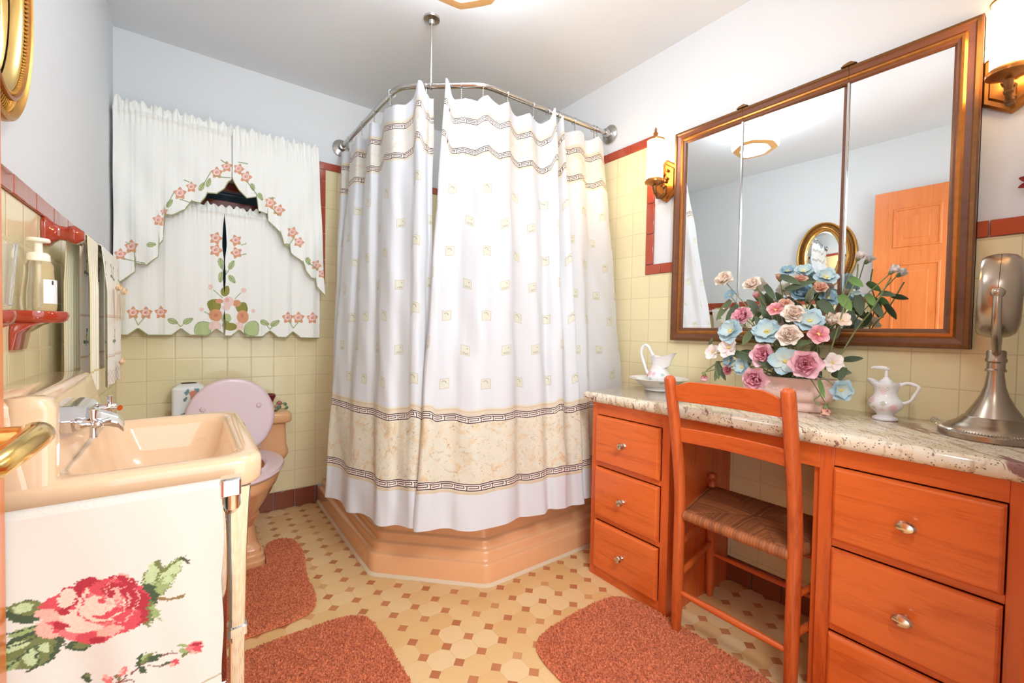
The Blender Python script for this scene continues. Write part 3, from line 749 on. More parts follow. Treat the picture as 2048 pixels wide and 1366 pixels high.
# ------------------------------------------------------------------ oval gilt mirror on the left wall
oc = (1.105, 1.63); ory, orz = .150, .262
oc = (1.262, 1.665); 
OY, OZ, RY, RZ_ = 1.140, 1.63, .170, .252
root = thing('oval_mirror', (XL-E_, OY, OZ), 'oval mirror in an ornate gilt frame on the left wall', 'mirror')
def oring(a, x, n=96): return [Vector((x, OY+(RY-a)*math.cos(2*math.pi*i/n), OZ+(RZ_-a)*math.sin(2*math.pi*i/n))) for i in range(n)]
XO = XL-E_
def oloft(name, L, mat): return MB().loft([oring(a, XO+h) for a, h in L], cap0=False, cap1=False).build(name, mat, root)
oloft('outer_rim', ((0, 0), (0, .018), (.003, .026), (.009, .029), (.014, .025), (.016, .020)), 'gold')
oloft('cove', ((.016, .020), (.022, .017), (.034, .020), (.038, .026)), 'golddk')
mb = MB(); n = 116
for i in range(n):                                   # fluted ribs across the cove
    a = 2*math.pi*i/n; pts = []
    for k in range(5):
        q = k/4; aa = a+.035*q; d_ = .0165+.021*q
        pts.append((XO+.0185+.008*q*q+.0035*math.sin(math.pi*q), OY+(RY-d_)*math.cos(aa), OZ+(RZ_-d_)*math.sin(aa)))
    mb.tube(pts, .0013, 5)
mb.build('fluting', 'gold', root)
oloft('middle_rim', ((.038, .022), (.039, .032), (.044, .033), (.048, .027)), 'bronze')
mb = MB(); n = 150
for i in range(n):
    a = 2*math.pi*i/n; mb.ball((XO+.028, OY+(RY-.051)*math.cos(a), OZ+(RZ_-.051)*math.sin(a)), .0034, 6)
mb.build('bead_row', 'gold', root)
oloft('inner_rim', ((.048, .024), (.054, .026), (.058, .024), (.066, .016), (.068, .010)), 'brass')
MB().loft([oring(.067, XO+.008), oring(.075, XO+.0095), oring(.076, XO+.0096)], cap0=False).build('mirror_glass', 'mirror', root, smooth=10)
finish(root)

# ------------------------------------------------------------------ sink on chrome legs
SX0, SX1, SY0, SY1, SZ = XL, .112, .930, 1.472, .782
root = thing('washstand_sink', (-.08, 1.2, 0), 'peach porcelain sink on chrome legs at the left wall', 'sink')
def sr(i, z, r, ch=.0): return rrect(SX0, SX1-i, SY0+i, SY1-i, r, z, 8)
mb = MB(); bxo = -.150                               # back edge of the bowl opening
loops = [rrect(SX0, SX1-.006, SY0+.006, SY1-.006, .042, .727, 8), rrect(SX0, SX1, SY0, SY1, .044, .735, 8),
         rrect(SX0, SX1, SY0, SY1, .044, .768, 8), rrect(SX0, SX1-.003, SY0+.003, SY1-.003, .042, .777, 8), rrect(SX0, SX1-.012, SY0+.012, SY1-.012, .04, SZ, 8),
         rrect(bxo-.03, SX1-.030, SY0+.030, SY1-.030, .05, SZ, 8), rrect(bxo-.015, SX1-.038, SY0+.040, SY1-.040, .05, SZ-.004, 8), rrect(bxo-.01, SX1-.044, SY0+.048, SY1-.048, .05, SZ-.02, 8),
         rrect(bxo, SX1-.055, SY0+.062, SY1-.062, .06, SZ-.07, 8), rrect(bxo+.02, SX1-.075, SY0+.09, SY1-.09, .06, SZ-.115, 8), rrect(bxo+.06, SX1-.11, SY0+.16, SY1-.16, .05, SZ-.128, 8)]
mb.loft(loops, cap0=False); mb.build('basin', 'porcS', root, smooth=50)
mb = MB()                                            # raised back ledge, stepped down in front
mb.loft([rrect(SX0+.001, -.180+i, SY0+.003, SY1+.035-max(0, -i), .03, z, 6) for i, z in ((.012, SZ-.03), (.006, SZ+.01), (-.004, SZ+.06), (-.012, SZ+.10), (-.016, SZ+.118), (-.026, SZ+.125))])
mb.build('back_ledge', 'porcS', root, smooth=50)
mb = MB()
mb.loft([rrect(-.22, -.166+i, SY0+.004-i*.2, SY0+.050+i*.5, .014, z, 6) for i, z in ((0, SZ-.02), (0, SZ+.112), (-.005, SZ+.124), (-.014, SZ+.130))])
mb.build('soap_ledge', 'porcS', root, smooth=50)
mb = MB(); mb.loft([rrect(SX0, SX1-.006, SY0+.006, SY1-.006, .042, .727, 8), rrect(SX0, SX1-.018, SY0+.018, SY1-.018, .04, .725, 8), rrect(-.21, .08, .985, 1.415, .09, .724, 8), rrect(-.18, .065, 1.0, 1.40, .09, .66, 8), rrect(-.14, .02, 1.1, 1.3, .07, .635, 8)], cap0=False); mb.build('bowl_underside', 'porcS', root, smooth=50)
mb = MB(); mb.loft([[Vector((bxo+x_+.0, 1.05+a*.022, SZ-.055+b*.012)) for a, b in [(math.cos(k*math.pi/6), math.sin(k*math.pi/6)) for k in range(12)]] for x_ in (-.002, .0015)]); mb.build('overflow_hole', 'dark', root)
# taps: faceted chrome bridge with two cross handles and a spout
mb = MB(); fy = 1.12; fz = .855
mb.loft([[Vector((x, fy+a*k, fz+b*k)) for a, b in ((-.066, -.022), (.066, -.022), (.080, 0), (.060, .024), (-.060, .024), (-.080, 0))] for x, k in ((-.196, 1.05), (-.166, 1), (-.150, .8), (-.145, .6))])
fb = mb.build('faucet_body', 'chrome', root, smooth=0, bevel=.002)
mb = MB(); mb.loft([[Vector((x, fy+a, z+b)) for a, b in ((-w_, -h_), (w_, -h_), (w_*1.1, 0), (w_*.7, h_), (-w_*.7, h_), (-w_*1.1, 0))] for x, z, w_, h_ in ((-.155, fz-.004, .024, .014), (-.135, fz-.008, .022, .012), (-.112, fz-.018, .018, .010), (-.105, fz-.028, .014, .009), (-.104, fz-.033, .010, .006))])
mb.build('spout', 'chrome', fb, smooth=0, bevel=.0015)
for sg in (-1, 1):
    mb = MB(); y0 = fy+sg*.066; d = Vector((.75, sg*.8, 0)).normalized(); p0 = Vector((-.160, y0, fz-.004))
    mb.tube([p0, p0+d*.014], .009, 12); mb.tube([p0+d*.012, p0+d*.03], .0062, 12); mb.tube([p0+d*.028, p0+d*.042], .0085, 8); mb.ball(p0+d*.045, .0075, 12)
    c = p0+d*.036; u = Vector((-d.y, d.x, 0))
    for dirv in (Vector((0, 0, 1)), u): mb.tube([c-dirv*.024, c-dirv*.012, c+dirv*.012, c+dirv*.024], [.006, .0045, .0045, .006], 12)
    mb.build('tap_handle', 'chrome', fb)
for y in (.955, 1.445):
    mb = MB(); x = .070
    mb.loft([rrect(x-a, x+a, y-a, y+a, .003, z, 2) for z, a in ((.0, .013), (.012, .015), (.02, .011), (.44, .0125), (.442, .016), (.458, .016), (.46, .0125), (.60, .015), (.70, .019), (.726, .021))])
    mb.build('leg', 'chrome', root, smooth=25)
mb = MB(); mb.cyl((XL+.004, .885, .741), (.052, .885, .741), .0085)
mb.cyl((.052, .955, .665), (.074, .955, .665), .006)
tr = mb.build('towel_rail', 'chrome', root)
mb = MB(); mb.loft([rrect(.040, .070, .868, .902, .004, z, 2) for z in (.733, .762)]); mb.build('rail_end_block', 'chrome', root, bevel=.002)
mb = MB(); mb.tube([(.058, .889, .733), (.058, .892, .712), (.058, .912, .700), (.060, .945, .706)], [.012, .013, .012, .010], 14); mb.build('rail_bracket', 'chrome', root)
finish(root)

# ------------------------------------------------------------------ painting helpers (embroidery and glaze colours)
class Paint:
    """colours on a grid of cloth points; u, v are the picture coordinates of the pattern"""
    def __init__(s, u, v, base, block=0, streak=0):
        s.sh = u.shape; s.c = np.tile(np.array(lin(base)), u.shape+(1,)).astype(float)
        if block: u, v = np.round(u/block)*block, np.round(v/block)*block
        if streak: hs = np.sin(np.round(v/(block or 1))*12.9898)*43758.5453; u = u+streak*((hs-np.floor(hs))-.5)*2
        s.u, s.v = u, v
    def put(s, mask, c, a=1.0):
        m_ = mask[..., None]*a; s.c = s.c*(1-m_)+np.array(lin(c))*m_
    def ell(s, x, y, rx, ry, rot, c, a=1.0, ring=0, soft=0):
        r = math.radians(rot); dx, dy = s.u-x, s.v-y; p = dx*math.cos(r)+dy*math.sin(r); q = -dx*math.sin(r)+dy*math.cos(r)
        d = np.sqrt((p/rx)**2+(q/ry)**2)
        m_ = d < 1
        if ring: m_ &= d > 1-ring
        s.put(m_.astype(float), c, a)
    def leaf(s, x0, y0, x1, y1, w_, c, vein=None, edge=None):
        L = math.hypot(x1-x0, y1-y0); dx, dy = (x1-x0)/L, (y1-y0)/L; p = (s.u-x0)*dx+(s.v-y0)*dy; q = -(s.u-x0)*dy+(s.v-y0)*dx
        t_ = np.clip(p/L, 0, 1); half = w_*np.sin(np.pi*t_**.8)**.8; ins = (p > 0) & (p < L)
        if edge: s.put((ins & (abs(q) < half+1.2)).astype(float), edge)
        s.put((ins & (abs(q) < half)).astype(float), c)
        if vein: s.put((ins & (abs(q) < .8)).astype(float), vein)
    def line(s, pts, w_, c, a=1.0):
        m_ = np.zeros(s.sh, bool)
        for (x0, y0), (x1, y1) in zip(pts[:-1], pts[1:]):
            L = max(1e-6, math.hypot(x1-x0, y1-y0)); dx, dy = (x1-x0)/L, (y1-y0)/L
            p = np.clip((s.u-x0)*dx+(s.v-y0)*dy, 0, L); m_ |= np.hypot(s.u-x0-p*dx, s.v-y0-p*dy) < w_
        s.put(m_.astype(float), c, a)
    def poly(s, pts, c, a=1.0):
        m_ = np.zeros(s.sh, bool); n = len(pts)
        for i in range(n):
            x0, y0 = pts[i]; x1, y1 = pts[(i+1) % n]
            if y0 == y1: continue
            m_ ^= ((s.v < max(y0, y1)) & (s.v >= min(y0, y1)) & (s.u < x0+(s.v-y0)*(x1-x0)/(y1-y0)))
        s.put(m_.astype(float), c, a)

# ------------------------------------------------------------------ rose towel over the sink rail
def rose_towel():
    x0, x1 = -.275, .0435; ty = .885; cols_, front, back = 230, 330, 90; zt_ = .7515; zl = .385; zbk = .50
    xs = np.linspace(x0, x1, cols_); rows_ = []
    f = np.linspace(0, 1, front); P = np.zeros((front+back+12, cols_, 3)); Z = np.zeros((front+back+12,)); Y = Z.copy()
    zz = np.linspace(zl, zt_-.0, front); Y[:front] = ty-.0115-.004*np.exp(-(zz-zl)/.1)*0; Z[:front] = zz
    a = np.linspace(0, math.pi, 14)[1:-1]; Y[front:front+12] = ty-.0115*np.cos(a); Z[front:front+12] = zt_+.0115*np.sin(a)-.002
    Y[front+12:] = ty+.0115; Z[front+12:] = np.linspace(zt_, zbk, back)
    X, ZZ = np.meshgrid(xs, Z); YY = np.repeat(Y[:, None], cols_, 1)
    fall = np.clip((zt_-ZZ)/.35, 0, 1)*(np.arange(len(Z))[:, None] < front)
    YY = YY+fall*(.005*np.sin(X*38+.6)+.003*np.sin(X*71+ZZ*9)-.004)
    P[..., 0], P[..., 1], P[..., 2] = X+.0015*np.sin(ZZ*40), YY, ZZ
    u, v = pxof(X, np.full_like(X, ty-.012), ZZ)
    p = Paint(u, v, (214, 212, 202), 2.2, 4.5)
    fr = (np.arange(len(Z)) < front)[:, None]*np.ones(cols_)
    K = 1/4.776
    def q(x, y): return 60+x*K, 1080+y*K
    def E_(x, y, rx, ry, rot, c, **k): a_, b_ = q(x, y); p.ell(a_, b_, rx*K, ry*K, rot, c, **k)
    def Lf(x0_, y0_, x1_, y1_, w_, c, vein=None, edge=None):
        a_, b_ = q(x0_, y0_); c_, d_ = q(x1_, y1_); p.leaf(a_, b_, c_, d_, w_*K, c, vein, edge)
    def Ln(pts, w_, c): p.line([q(*z) for z in pts], w_*K, c)
    G1, G2, G3, G4 = (66, 84, 58), (112, 122, 72), (186, 206, 156), (150, 170, 110)
    # big leaves, left group
    Lf(160, 660, -260, 700, 110, G1); Lf(150, 640, -230, 640, 70, G2); E_(-60, 640, 95, 45, -14, G3)
    Lf(330, 940, -300, 1100, 190, G1); Lf(250, 960, -260, 1180, 150, G2)
    E_(30, 1100, 70, 85, 20, G3); E_(150, 1020, 50, 45, -10, G3); E_(-120, 1000, 130, 40, -18, G3); E_(-60, 860, 130, 34, -18, G4); E_(-180, 1180, 100, 42, -20, G4)
    Ln([(-290, 900), (-60, 850), (90, 800)], 7, G1); Ln([(-290, 1040), (-40, 960), (110, 900)], 7, G1); Ln([(-280, 1250), (-150, 1160), (60, 1000)], 8, G1); Ln([(90, 1000), (80, 1180), (-20, 1240)], 12, G1)
    E_(470, 1010, 120, 60, -8, G1); E_(500, 1010, 80, 34, -8, G2)
    # right leaf group
    Lf(1150, 520, 1230, 180, 110, G2); Lf(1150, 470, 1180, 200, 64, G3); Lf(1190, 470, 1470, 150, 70, G3, None, G2); Lf(1160, 520, 1390, 320, 60, G4, None, G2)
    E_(1320, 370, 50, 36, -20, G3); Ln([(1160, 480), (1250, 300), (1450, 165)], 9, G2); E_(1130, 470, 80, 60, -10, G1); E_(1180, 540, 60, 70, 0, G1)
    Lf(1180, 560, 1120, 830, 50, G2); Lf(1180, 600, 1240, 760, 34, G4); Ln([(1220, 540), (1330, 556), (1440, 530), (1470, 515)], 13, (140, 116, 72)); Ln([(1460, 180), (1505, 185), (1508, 215)], 14, (74, 76, 58))
    # the rose, petal over petal
    R1, R2, R3, R4, R5 = (172, 42, 58), (206, 74, 84), (226, 118, 118), (240, 172, 156), (246, 204, 186)
    E_(640, 650, 520, 270, -12, R2); E_(1000, 600, 150, 130, -25, R1); E_(1040, 710, 110, 90, -30, R1); E_(880, 400, 150, 70, 8, R1); E_(520, 430, 130, 60, -25, R1)
    E_(230, 590, 150, 55, -28, R2); E_(640, 800, 330, 150, -12, R3); E_(930, 760, 170, 90, -30, R2)
    E_(200, 720, 150, 58, 12, R4); E_(190, 850, 130, 88, 8, R4); E_(250, 830, 90, 60, 8, R2); E_(150, 850, 80, 56, 8, R4)
    E_(360, 560, 100, 110, 30, R1); E_(350, 560, 86, 96, 30, R5); E_(420, 900, 130, 70, 10, R3); E_(600, 930, 170, 60, -8, R2); E_(640, 950, 90, 30, -14, R1)
    E_(440, 730, 150, 70, -5, R5); E_(480, 830, 150, 60, -3, R5); E_(620, 820, 80, 40, 0, R5); E_(770, 850, 130, 50, -18, R4); E_(330, 690, 60, 30, 10, R1); E_(300, 820, 70, 34, 5, R1)
    E_(690, 590, 250, 190, -15, R2); E_(690, 590, 235, 176, -15, R5, ring=.16); E_(720, 560, 190, 140, -12, R3)
    E_(720, 440, 160, 70, -14, R2); E_(800, 470, 110, 70, -5, R1); E_(640, 620, 120, 90, 20, R5); E_(760, 600, 70, 80, 10, R5); E_(830, 500, 40, 60, -10, R4); E_(700, 570, 40, 30, 0, R2)
    E_(760, 500, 56, 40, 0, R1); E_(840, 460, 100, 160, 30, R4, ring=.12); E_(900, 600, 130, 190, 30, R4, ring=.09); E_(950, 480, 60, 80, 20, R1); E_(560, 690, 90, 40, 40, R5); E_(820, 690, 140, 46, -24, R2); E_(900, 720, 90, 30, -30, R2)
    Ln([(500, 640), (540, 700), (640, 760), (780, 740), (900, 660)], 8, R5); Ln([(930, 500), (970, 560), (930, 640)], 8, R4); Ln([(420, 440), (470, 520), (460, 600)], 8, R1)
    # small sprig
    Ln([(790, 1366), (950, 1260), (1050, 1170), (1250, 1100), (1340, 1070), (1410, 1075)], 7, (132, 84, 70)); Ln([(830, 1340), (960, 1300), (1000, 1320)], 6, (132, 84, 70)); Ln([(1140, 1180), (1230, 1195), (1350, 1150)], 6, (110, 90, 60)); Ln([(780, 1310), (860, 1260)], 6, (132, 84, 70)); Ln([(1340, 1075), (1338, 1050)], 6, (132, 84, 70))
    Lf(1010, 1180, 1090, 1060, 30, G1); Lf(1050, 1160, 1190, 1060, 28, G2); Lf(1100, 1150, 1270, 1080, 26, G1); Lf(1020, 1180, 1120, 1250, 30, G1); Lf(1060, 1130, 1150, 1060, 14, G4); Lf(840, 1320, 860, 1240, 20, G2)
    Lf(1400, 990, 1520, 1010, 16, G4); Lf(1410, 1060, 1530, 1030, 22, G4); Lf(1450, 1100, 1520, 1060, 18, G2); E_(1570, 1020, 76, 62, 0, R3); E_(1580, 990, 50, 20, 0, R1); E_(1560, 1060, 40, 20, 0, R4); E_(1600, 1030, 40, 30, 0, R2)
    E_(1380, 1155, 40, 30, -10, R2); E_(1350, 1180, 36, 18, -10, R4); Lf(1260, 1180, 1340, 1150, 16, G1); E_(885, 1230, 32, 52, 30, R3); E_(870, 1230, 16, 34, 30, R4); E_(730, 1320, 50, 42, 10, R3); E_(720, 1300, 36, 20, 10, R4); E_(520, 1330, 50, 40, 0, G1); E_(540, 1300, 30, 20, 0, G2)
    C = p.c; base = np.array(lin((214, 212, 202))); C = np.where(fr[..., None] > 0, C, base)
    pat = (np.abs(C-base).sum(-1) > .02); C = np.where(pat[..., None], C*(.84+.26*rng.random(u.shape))[..., None]*.97, C)
    wv = 1+.05*np.sin(u*2.4)*np.sin(v*2.4); C = C*wv[..., None]
    hem = (abs(ZZ-.428-.006*np.sin((X-.04)*9)) < .0016)*fr; C = np.where(hem[..., None] > 0, C*np.array([.72, .6, .45]), C)
    return gridmesh('rose_towel', P, 'cloth', C=C, thick=.0018)
rt = rose_towel(); tag(rt, 'cream hand towel with a cross-stitched red rose on the sink rail', 'towel')
# ------------------------------------------------------------------ toilet
TC = .155
root = thing('toilet', (TC, 2.35, 0), 'peach porcelain toilet with raised pale pink lid against the back wall', 'toilet')
def egg(cx, y0, y1, w_, z, n=40, k=.12):
    out = []; cy = (y0+y1)/2; L = (y1-y0)/2
    for i in range(n):
        a = 2*math.pi*i/n; yy = math.sin(a); out.append(Vector((cx+w_*math.cos(a)*(1+k*yy), cy+L*yy, z)))
    return out
mb = MB()
mb.loft([rrect(TC-.104, TC+.104, 2.085, 2.62, .03, z, 5) for z in (0, .022)]+[rrect(TC-.098, TC+.098, 2.093, 2.62, .03, z, 5) for z in (.026, .045)]+[rrect(TC-.090, TC+.090, 2.105, 2.62, .03, z, 5) for z in (.050, .068)]+[rrect(TC-.075, TC+.075, 2.125, 2.60, .04, .09, 5), rrect(TC-.070, TC+.070, 2.13, 2.58, .05, .16, 5), rrect(TC-.085, TC+.085, 2.08, 2.56, .06, .215, 5)])
mb.build('pedestal_foot', 'porc', root, smooth=40)
mb = MB()
mb.loft([egg(TC, 2.10, 2.56, .075, .17), egg(TC, 2.04, 2.56, .115, .235), egg(TC, 1.985, 2.55, .150, .30), egg(TC, 1.955, 2.54, .168, .345), egg(TC, 1.945, 2.54, .172, .352), egg(TC, 1.940, 2.53, .178, .372), egg(TC, 1.938, 2.52, .181, .395), egg(TC, 1.945, 2.50, .176, .400), egg(TC, 1.99, 2.46, .13, .398), egg(TC, 2.01, 2.43, .115, .33), egg(TC, 2.08, 2.35, .07, .25)])
mb.build('bowl', 'porc', root, smooth=40)
mb = MB(); mb.loft([egg(TC, 1.935, 2.46, .184, .403), egg(TC, 1.930, 2.465, .188, .410), egg(TC, 1.935, 2.46, .184, .422), egg(TC, 1.955, 2.44, .168, .427), egg(TC, 2.01, 2.40, .12, .424), egg(TC, 2.02, 2.39, .11, .412), egg(TC, 2.015, 2.395, .115, .403)], cap0=False, cap1=False)
mb.build('seat_ring', 'pinkseat', root, smooth=40)
tilt = .10                                            # the lid leans back against the tank
def lidloop(r, off, n=56):
    out = []
    for i in range(n):
        a = 2*math.pi*i/n; xx = r*math.cos(a); zz = .1825*(r/.180)*math.sin(a)*1.02
        h = zz+.1855; out.append(Vector((TC+xx, 2.405+h*tilt+off, .408+h*.985)))
    return out
lid = MB().loft([lidloop(.170, .014), lidloop(.176, .012), lidloop(.180, .006), lidloop(.178, -.001), lidloop(.172, -.004), lidloop(.164, -.0035)]).build('lid', 'pinkseat', root, smooth=50)
for sx_ in (-.112, .112):
    mb = MB(); h = .235; p = Vector((TC+sx_, 2.405+h*tilt-.003, .408+h*.985)); mb.lathe([(0, 0), (.0115, 0), (.0115, -.004), (.009, -.009), (.0, -.0105)], p, 'y', 20); mb.build('bumper', 'pinkseat', lid)
for sx_ in (-.075, .075): MB().cyl((TC+sx_-.02, 2.425, .412), (TC+sx_+.02, 2.425, .412), .011, seg=14).build('hinge', 'pinkseat', root)
TX0, TX1 = -.108, .418
mb = MB(); mb.loft([rrect(TX0+.03+i, TX1-.03-i, 2.545+i, YB-.006, .03, z, 5) for i, z in ((.03, .262), (.005, .285), (0, .30))]+[rrect(TX0+i, TX1-i, 2.52+i*1.2, YB-.006, .03, z, 5) for i, z in ((.008, .335), (.002, .35), (.0, .37), (.008, .40), (.012, .52))])
mb.build('tank', 'porc', root, smooth=40)
mb = MB(); mb.loft([rrect(TX0-.006+i, TX1+.012-i, 2.505+i, YB-.004, .028, z, 5) for i, z in ((.012, .520), (.004, .524), (0, .532), (0, .560), (.006, .572), (.016, .578))])
mb.build('tank_lid', 'porc', root, smooth=40)
mb = MB(); mb.loft([rrect(TC-.13, TC+.13, 2.44, 2.56, .05, z, 5) for z in (.30, .385, .40)]); mb.build('seat_deck', 'porc', root, smooth=40)
finish(root)
# items on the tank
def glaze(name, mb, parent, fn): ...
tz = .578
mb = MB(); bx0, bx1, by0, by1 = -.072, .056, 2.525, 2.655; hb = .145
def colored_loft(loops, paint, name, parent=None, mat='glazed', cap=True, smooth=50):
    mb = MB(); mb.loft(loops, cap0=cap, cap1=cap); mb.c = [lin(paint(Vector(p))) for p in mb.v]
    return mb.build(name, mat, parent, colors=True, smooth=smooth)
def dense_box(x0, x1, y0, y1, z0, z1, r, nz=40, n=14, per=46, top_dome=.012):
    loops = []
    def resample(L, m):
        L = L+[L[0]]; d = [0]
        for a, b in zip(L[:-1], L[1:]): d.append(d[-1]+(b-a).length)
        out = []
        for k in range(m):
            t_ = d[-1]*k/m; j = max(i for i in range(len(d)) if d[i] <= t_+1e-9); j = min(j, len(L)-2)
            f = (t_-d[j])/max(1e-9, d[j+1]-d[j]); out.append(L[j].lerp(L[j+1], f))
        return out
    for k in range(nz): loops.append(resample(rrect(x0, x1, y0, y1, r, z0+(z1-z0)*k/(nz-1), 5), per))
    for ins, dz in ((.004, .006), (.010, .010), (.03, top_dome), (.045, top_dome)): loops.append(resample(rrect(x0+ins, x1-ins, y0+ins, y1-ins, max(.004, r-ins*.5), z1+dz, 5), per))
    return loops
def tissue_paint(p):
    u = (p.x-(bx0+bx1)/2)/.064; v = (p.z-tz)/.16; y = (p.y-(by0+by1)/2)/.064
    if p.y > by0+.012 and p.x < bx0+.012: u = y
    for cx, cy, r, c in ((.25, .72, .22, (226, 150, 126)), (.42, .60, .20, (236, 172, 150)), (.12, .36, .14, (208, 92, 70)), (.2, .2, .13, (196, 60, 48)), (-.1, .82, .12, (120, 150, 160)), (.5, .86, .14, (130, 165, 170)), (-.2, .62, .1, (110, 150, 140)), (-.35, .12, .16, (110, 140, 110)), (.45, .3, .14, (120, 150, 120))):
        if math.hypot(u-cx, (v-cy)*1.5) < r+.03*math.sin(17*u+23*v): return c
    return (238, 238, 236)
root = thing('tissue_box_cover', (-.008, 2.59, tz), 'white ceramic tissue box cover with painted roses on the toilet tank', 'tissue box')
colored_loft(dense_box(bx0, bx1, by0, by1, tz, tz+hb, .014, 60, per=130, top_dome=.022), tissue_paint, 'box_cover', root)
mb = MB(); mb.lathe([(.030, .0), (.031, .002), (.026, .004), (0, .003)], ((bx0+bx1)/2, (by0+by1)/2, tz+hb+.0215), 'z', 24, 1, .6); mb.build('opening', 'dark', root)
finish(root)
root = thing('candle_holder', (.330, 2.60, tz), 'dark red glass votive candle holder at the right end of the toilet tank', 'candle holder')
MB().lathe([(0, 0), (.022, 0), (.024, .004), (.012, .012), (.011, .020), (.020, .035), (.031, .062), (.037, .075), (.038, .086), (.033, .088), (.029, .076), (.0, .070)], (.328, 2.60, tz), 'z', 28).build('cup', simple('dark_red_glass', (112, 20, 40), .08, 0, .6), root)
MB().lathe([(0, .070), (.026, .071), (.024, .079), (.0, .081)], (.328, 2.60, tz), 'z', 20).build('candle', simple('red_wax', (146, 30, 44), .5), root)
finish(root)
root = thing('flower_figurine', (.375, 2.585, tz), 'small cluster of ceramic roses and leaves beside the red votive', 'figurine')
for dx, dy, dz, r, c in ((-.028, -.012, .012, .014, (222, 176, 150)), (.018, -.006, .016, .016, (226, 204, 160)), (.006, .01, .036, .014, (176, 108, 88)), (-.008, .0, .022, .012, (200, 150, 130))):
    mb = MB()
    for k in range(5):
        a = k*1.256; mb.ball((.375+dx+r*.45*math.cos(a), 2.585+dy+r*.45*math.sin(a), tz+dz), r*.62, 10)
    mb.ball((.375+dx, 2.585+dy, tz+dz+r*.4), r*.6, 10); mb.build('rose', simple('rose_%d' % c[0], c, .3), root)
for dx, dy, dz in ((-.012, -.018, .010), (.0, -.02, .02), (.036, -.004, .012), (.03, 0, .03), (-.018, .0, .004)):
    MB().ball((.375+dx, 2.585+dy, tz+dz), .012, 10, 1, .5, .8).build('leaf', simple('green_leaf_glaze', (96, 122, 92), .3), root)
finish(root)

# ------------------------------------------------------------------ rugs
def rug(name, outline, label, n=26000, h=.020):
    """a cut-pile mat: thick backing following the outline, with short tufts all over"""
    O = catmull(outline+[outline[0]], 260)[:-1]; c = O.mean(0)
    mb = MB(); mb.loft([[Vector((*(p+(c-p)*k/np.linalg.norm(c-p)), z)) for p in O] for k, z in ((.004, .0008), (.0, .004), (.002, .009), (.010, .012))], cap0=True)
    lo, hi = O.min(0), O.max(0); P = rng.uniform(lo, hi, (int(n*2.2), 2)); ins = np.zeros(len(P), bool); j = len(O)-1
    for i in range(len(O)):
        a, b = O[i], O[j]; cnd = ((a[1] > P[:, 1]) != (b[1] > P[:, 1])) & (P[:, 0] < (b[0]-a[0])*(P[:, 1]-a[1])/(b[1]-a[1]+1e-12)+a[0]); ins ^= cnd; j = i
    P = P[ins][:n]; m_ = len(P); rad = rng.uniform(.0022, .0038, m_); hh = rng.uniform(.008, .0125, m_); an = rng.uniform(0, 6.28, m_); le = rng.normal(0, .0022, (m_, 2))
    de = np.array([np.min(np.linalg.norm(O-p, axis=1)) for p in P[:]]) if m_ < 60000 else np.ones(m_)
    hh *= np.clip(.55+de/.02, 0, 1); o0 = len(mb.v)
    vs = np.zeros((m_, 7, 3))
    for k in range(3):
        a = an+k*2.094
        vs[:, k] = np.stack([P[:, 0]+rad*np.cos(a), P[:, 1]+rad*np.sin(a), np.full(m_, .008)], 1)
        vs[:, 3+k] = np.stack([P[:, 0]+rad*.75*np.cos(a)+le[:, 0]*.7, P[:, 1]+rad*.75*np.sin(a)+le[:, 1]*.7, .008+hh*.75], 1)
    vs[:, 6] = np.stack([P[:, 0]+le[:, 0], P[:, 1]+le[:, 1], .008+hh], 1)
    base = o0+7*np.arange(m_)
    fs = []
    for b in base.tolist():
        fs += [(b, b+1, b+4, b+3), (b+1, b+2, b+5, b+4), (b+2, b, b+3, b+5), (b+3, b+4, b+6), (b+4, b+5, b+6), (b+5, b+3, b+6)]
    mb.v += [tuple(x) for x in vs.reshape(-1, 3).tolist()]; mb.f += fs; mb.c += [(1, 1, 1)]*(m_*7)
    o = mb.build(name, 'rug', smooth=60, recalc=False)
    return tag(o, label, 'rug', 'terracotta bath rugs')
rug('bath_rug', [(.872, .98), (.895, 1.04), (.96, 1.073), (1.10, 1.083), (1.24, 1.080), (1.315, 1.058), (1.352, 1.00), (1.366, .90), (1.366, .70), (1.362, .50), (1.340, .42), (1.28, .385), (1.10, .375), (.95, .385), (.895, .43), (.875, .52), (.868, .70), (.866, .88)], 'terracotta shaggy rug in front of the vanity, under the chair', 30000)
rug('bath_rug', [(.507, 1.42), (.495, 1.49), (.44, 1.533), (.34, 1.545), (.15, 1.545), (.0, 1.54), (-.06, 1.50), (-.075, 1.40), (-.075, 1.20), (-.07, 1.05), (-.03, .99), (.10, .975), (.35, .975), (.46, .99), (.503, 1.04), (.508, 1.20)], 'terracotta shaggy rug on the floor in front of the sink leg', 26000)
rug('bath_rug', [(.27, 2.20), (.285, 2.265), (.335, 2.288), (.385, 2.255), (.402, 2.18), (.402, 2.05), (.388, 1.95), (.378, 1.85), (.380, 1.73), (.355, 1.652), (.29, 1.622), (.155, 1.618), (.02, 1.622), (-.045, 1.652), (-.068, 1.73), (-.066, 1.85), (-.078, 1.95), (-.092, 2.05), (-.092, 2.18), (-.075, 2.255), (-.025, 2.288), (.025, 2.265), (.036, 2.20), (.038, 2.10), (.06, 2.068), (.155, 2.062), (.25, 2.068), (.268, 2.10)], 'terracotta contour rug curving around the foot of the toilet', 24000)

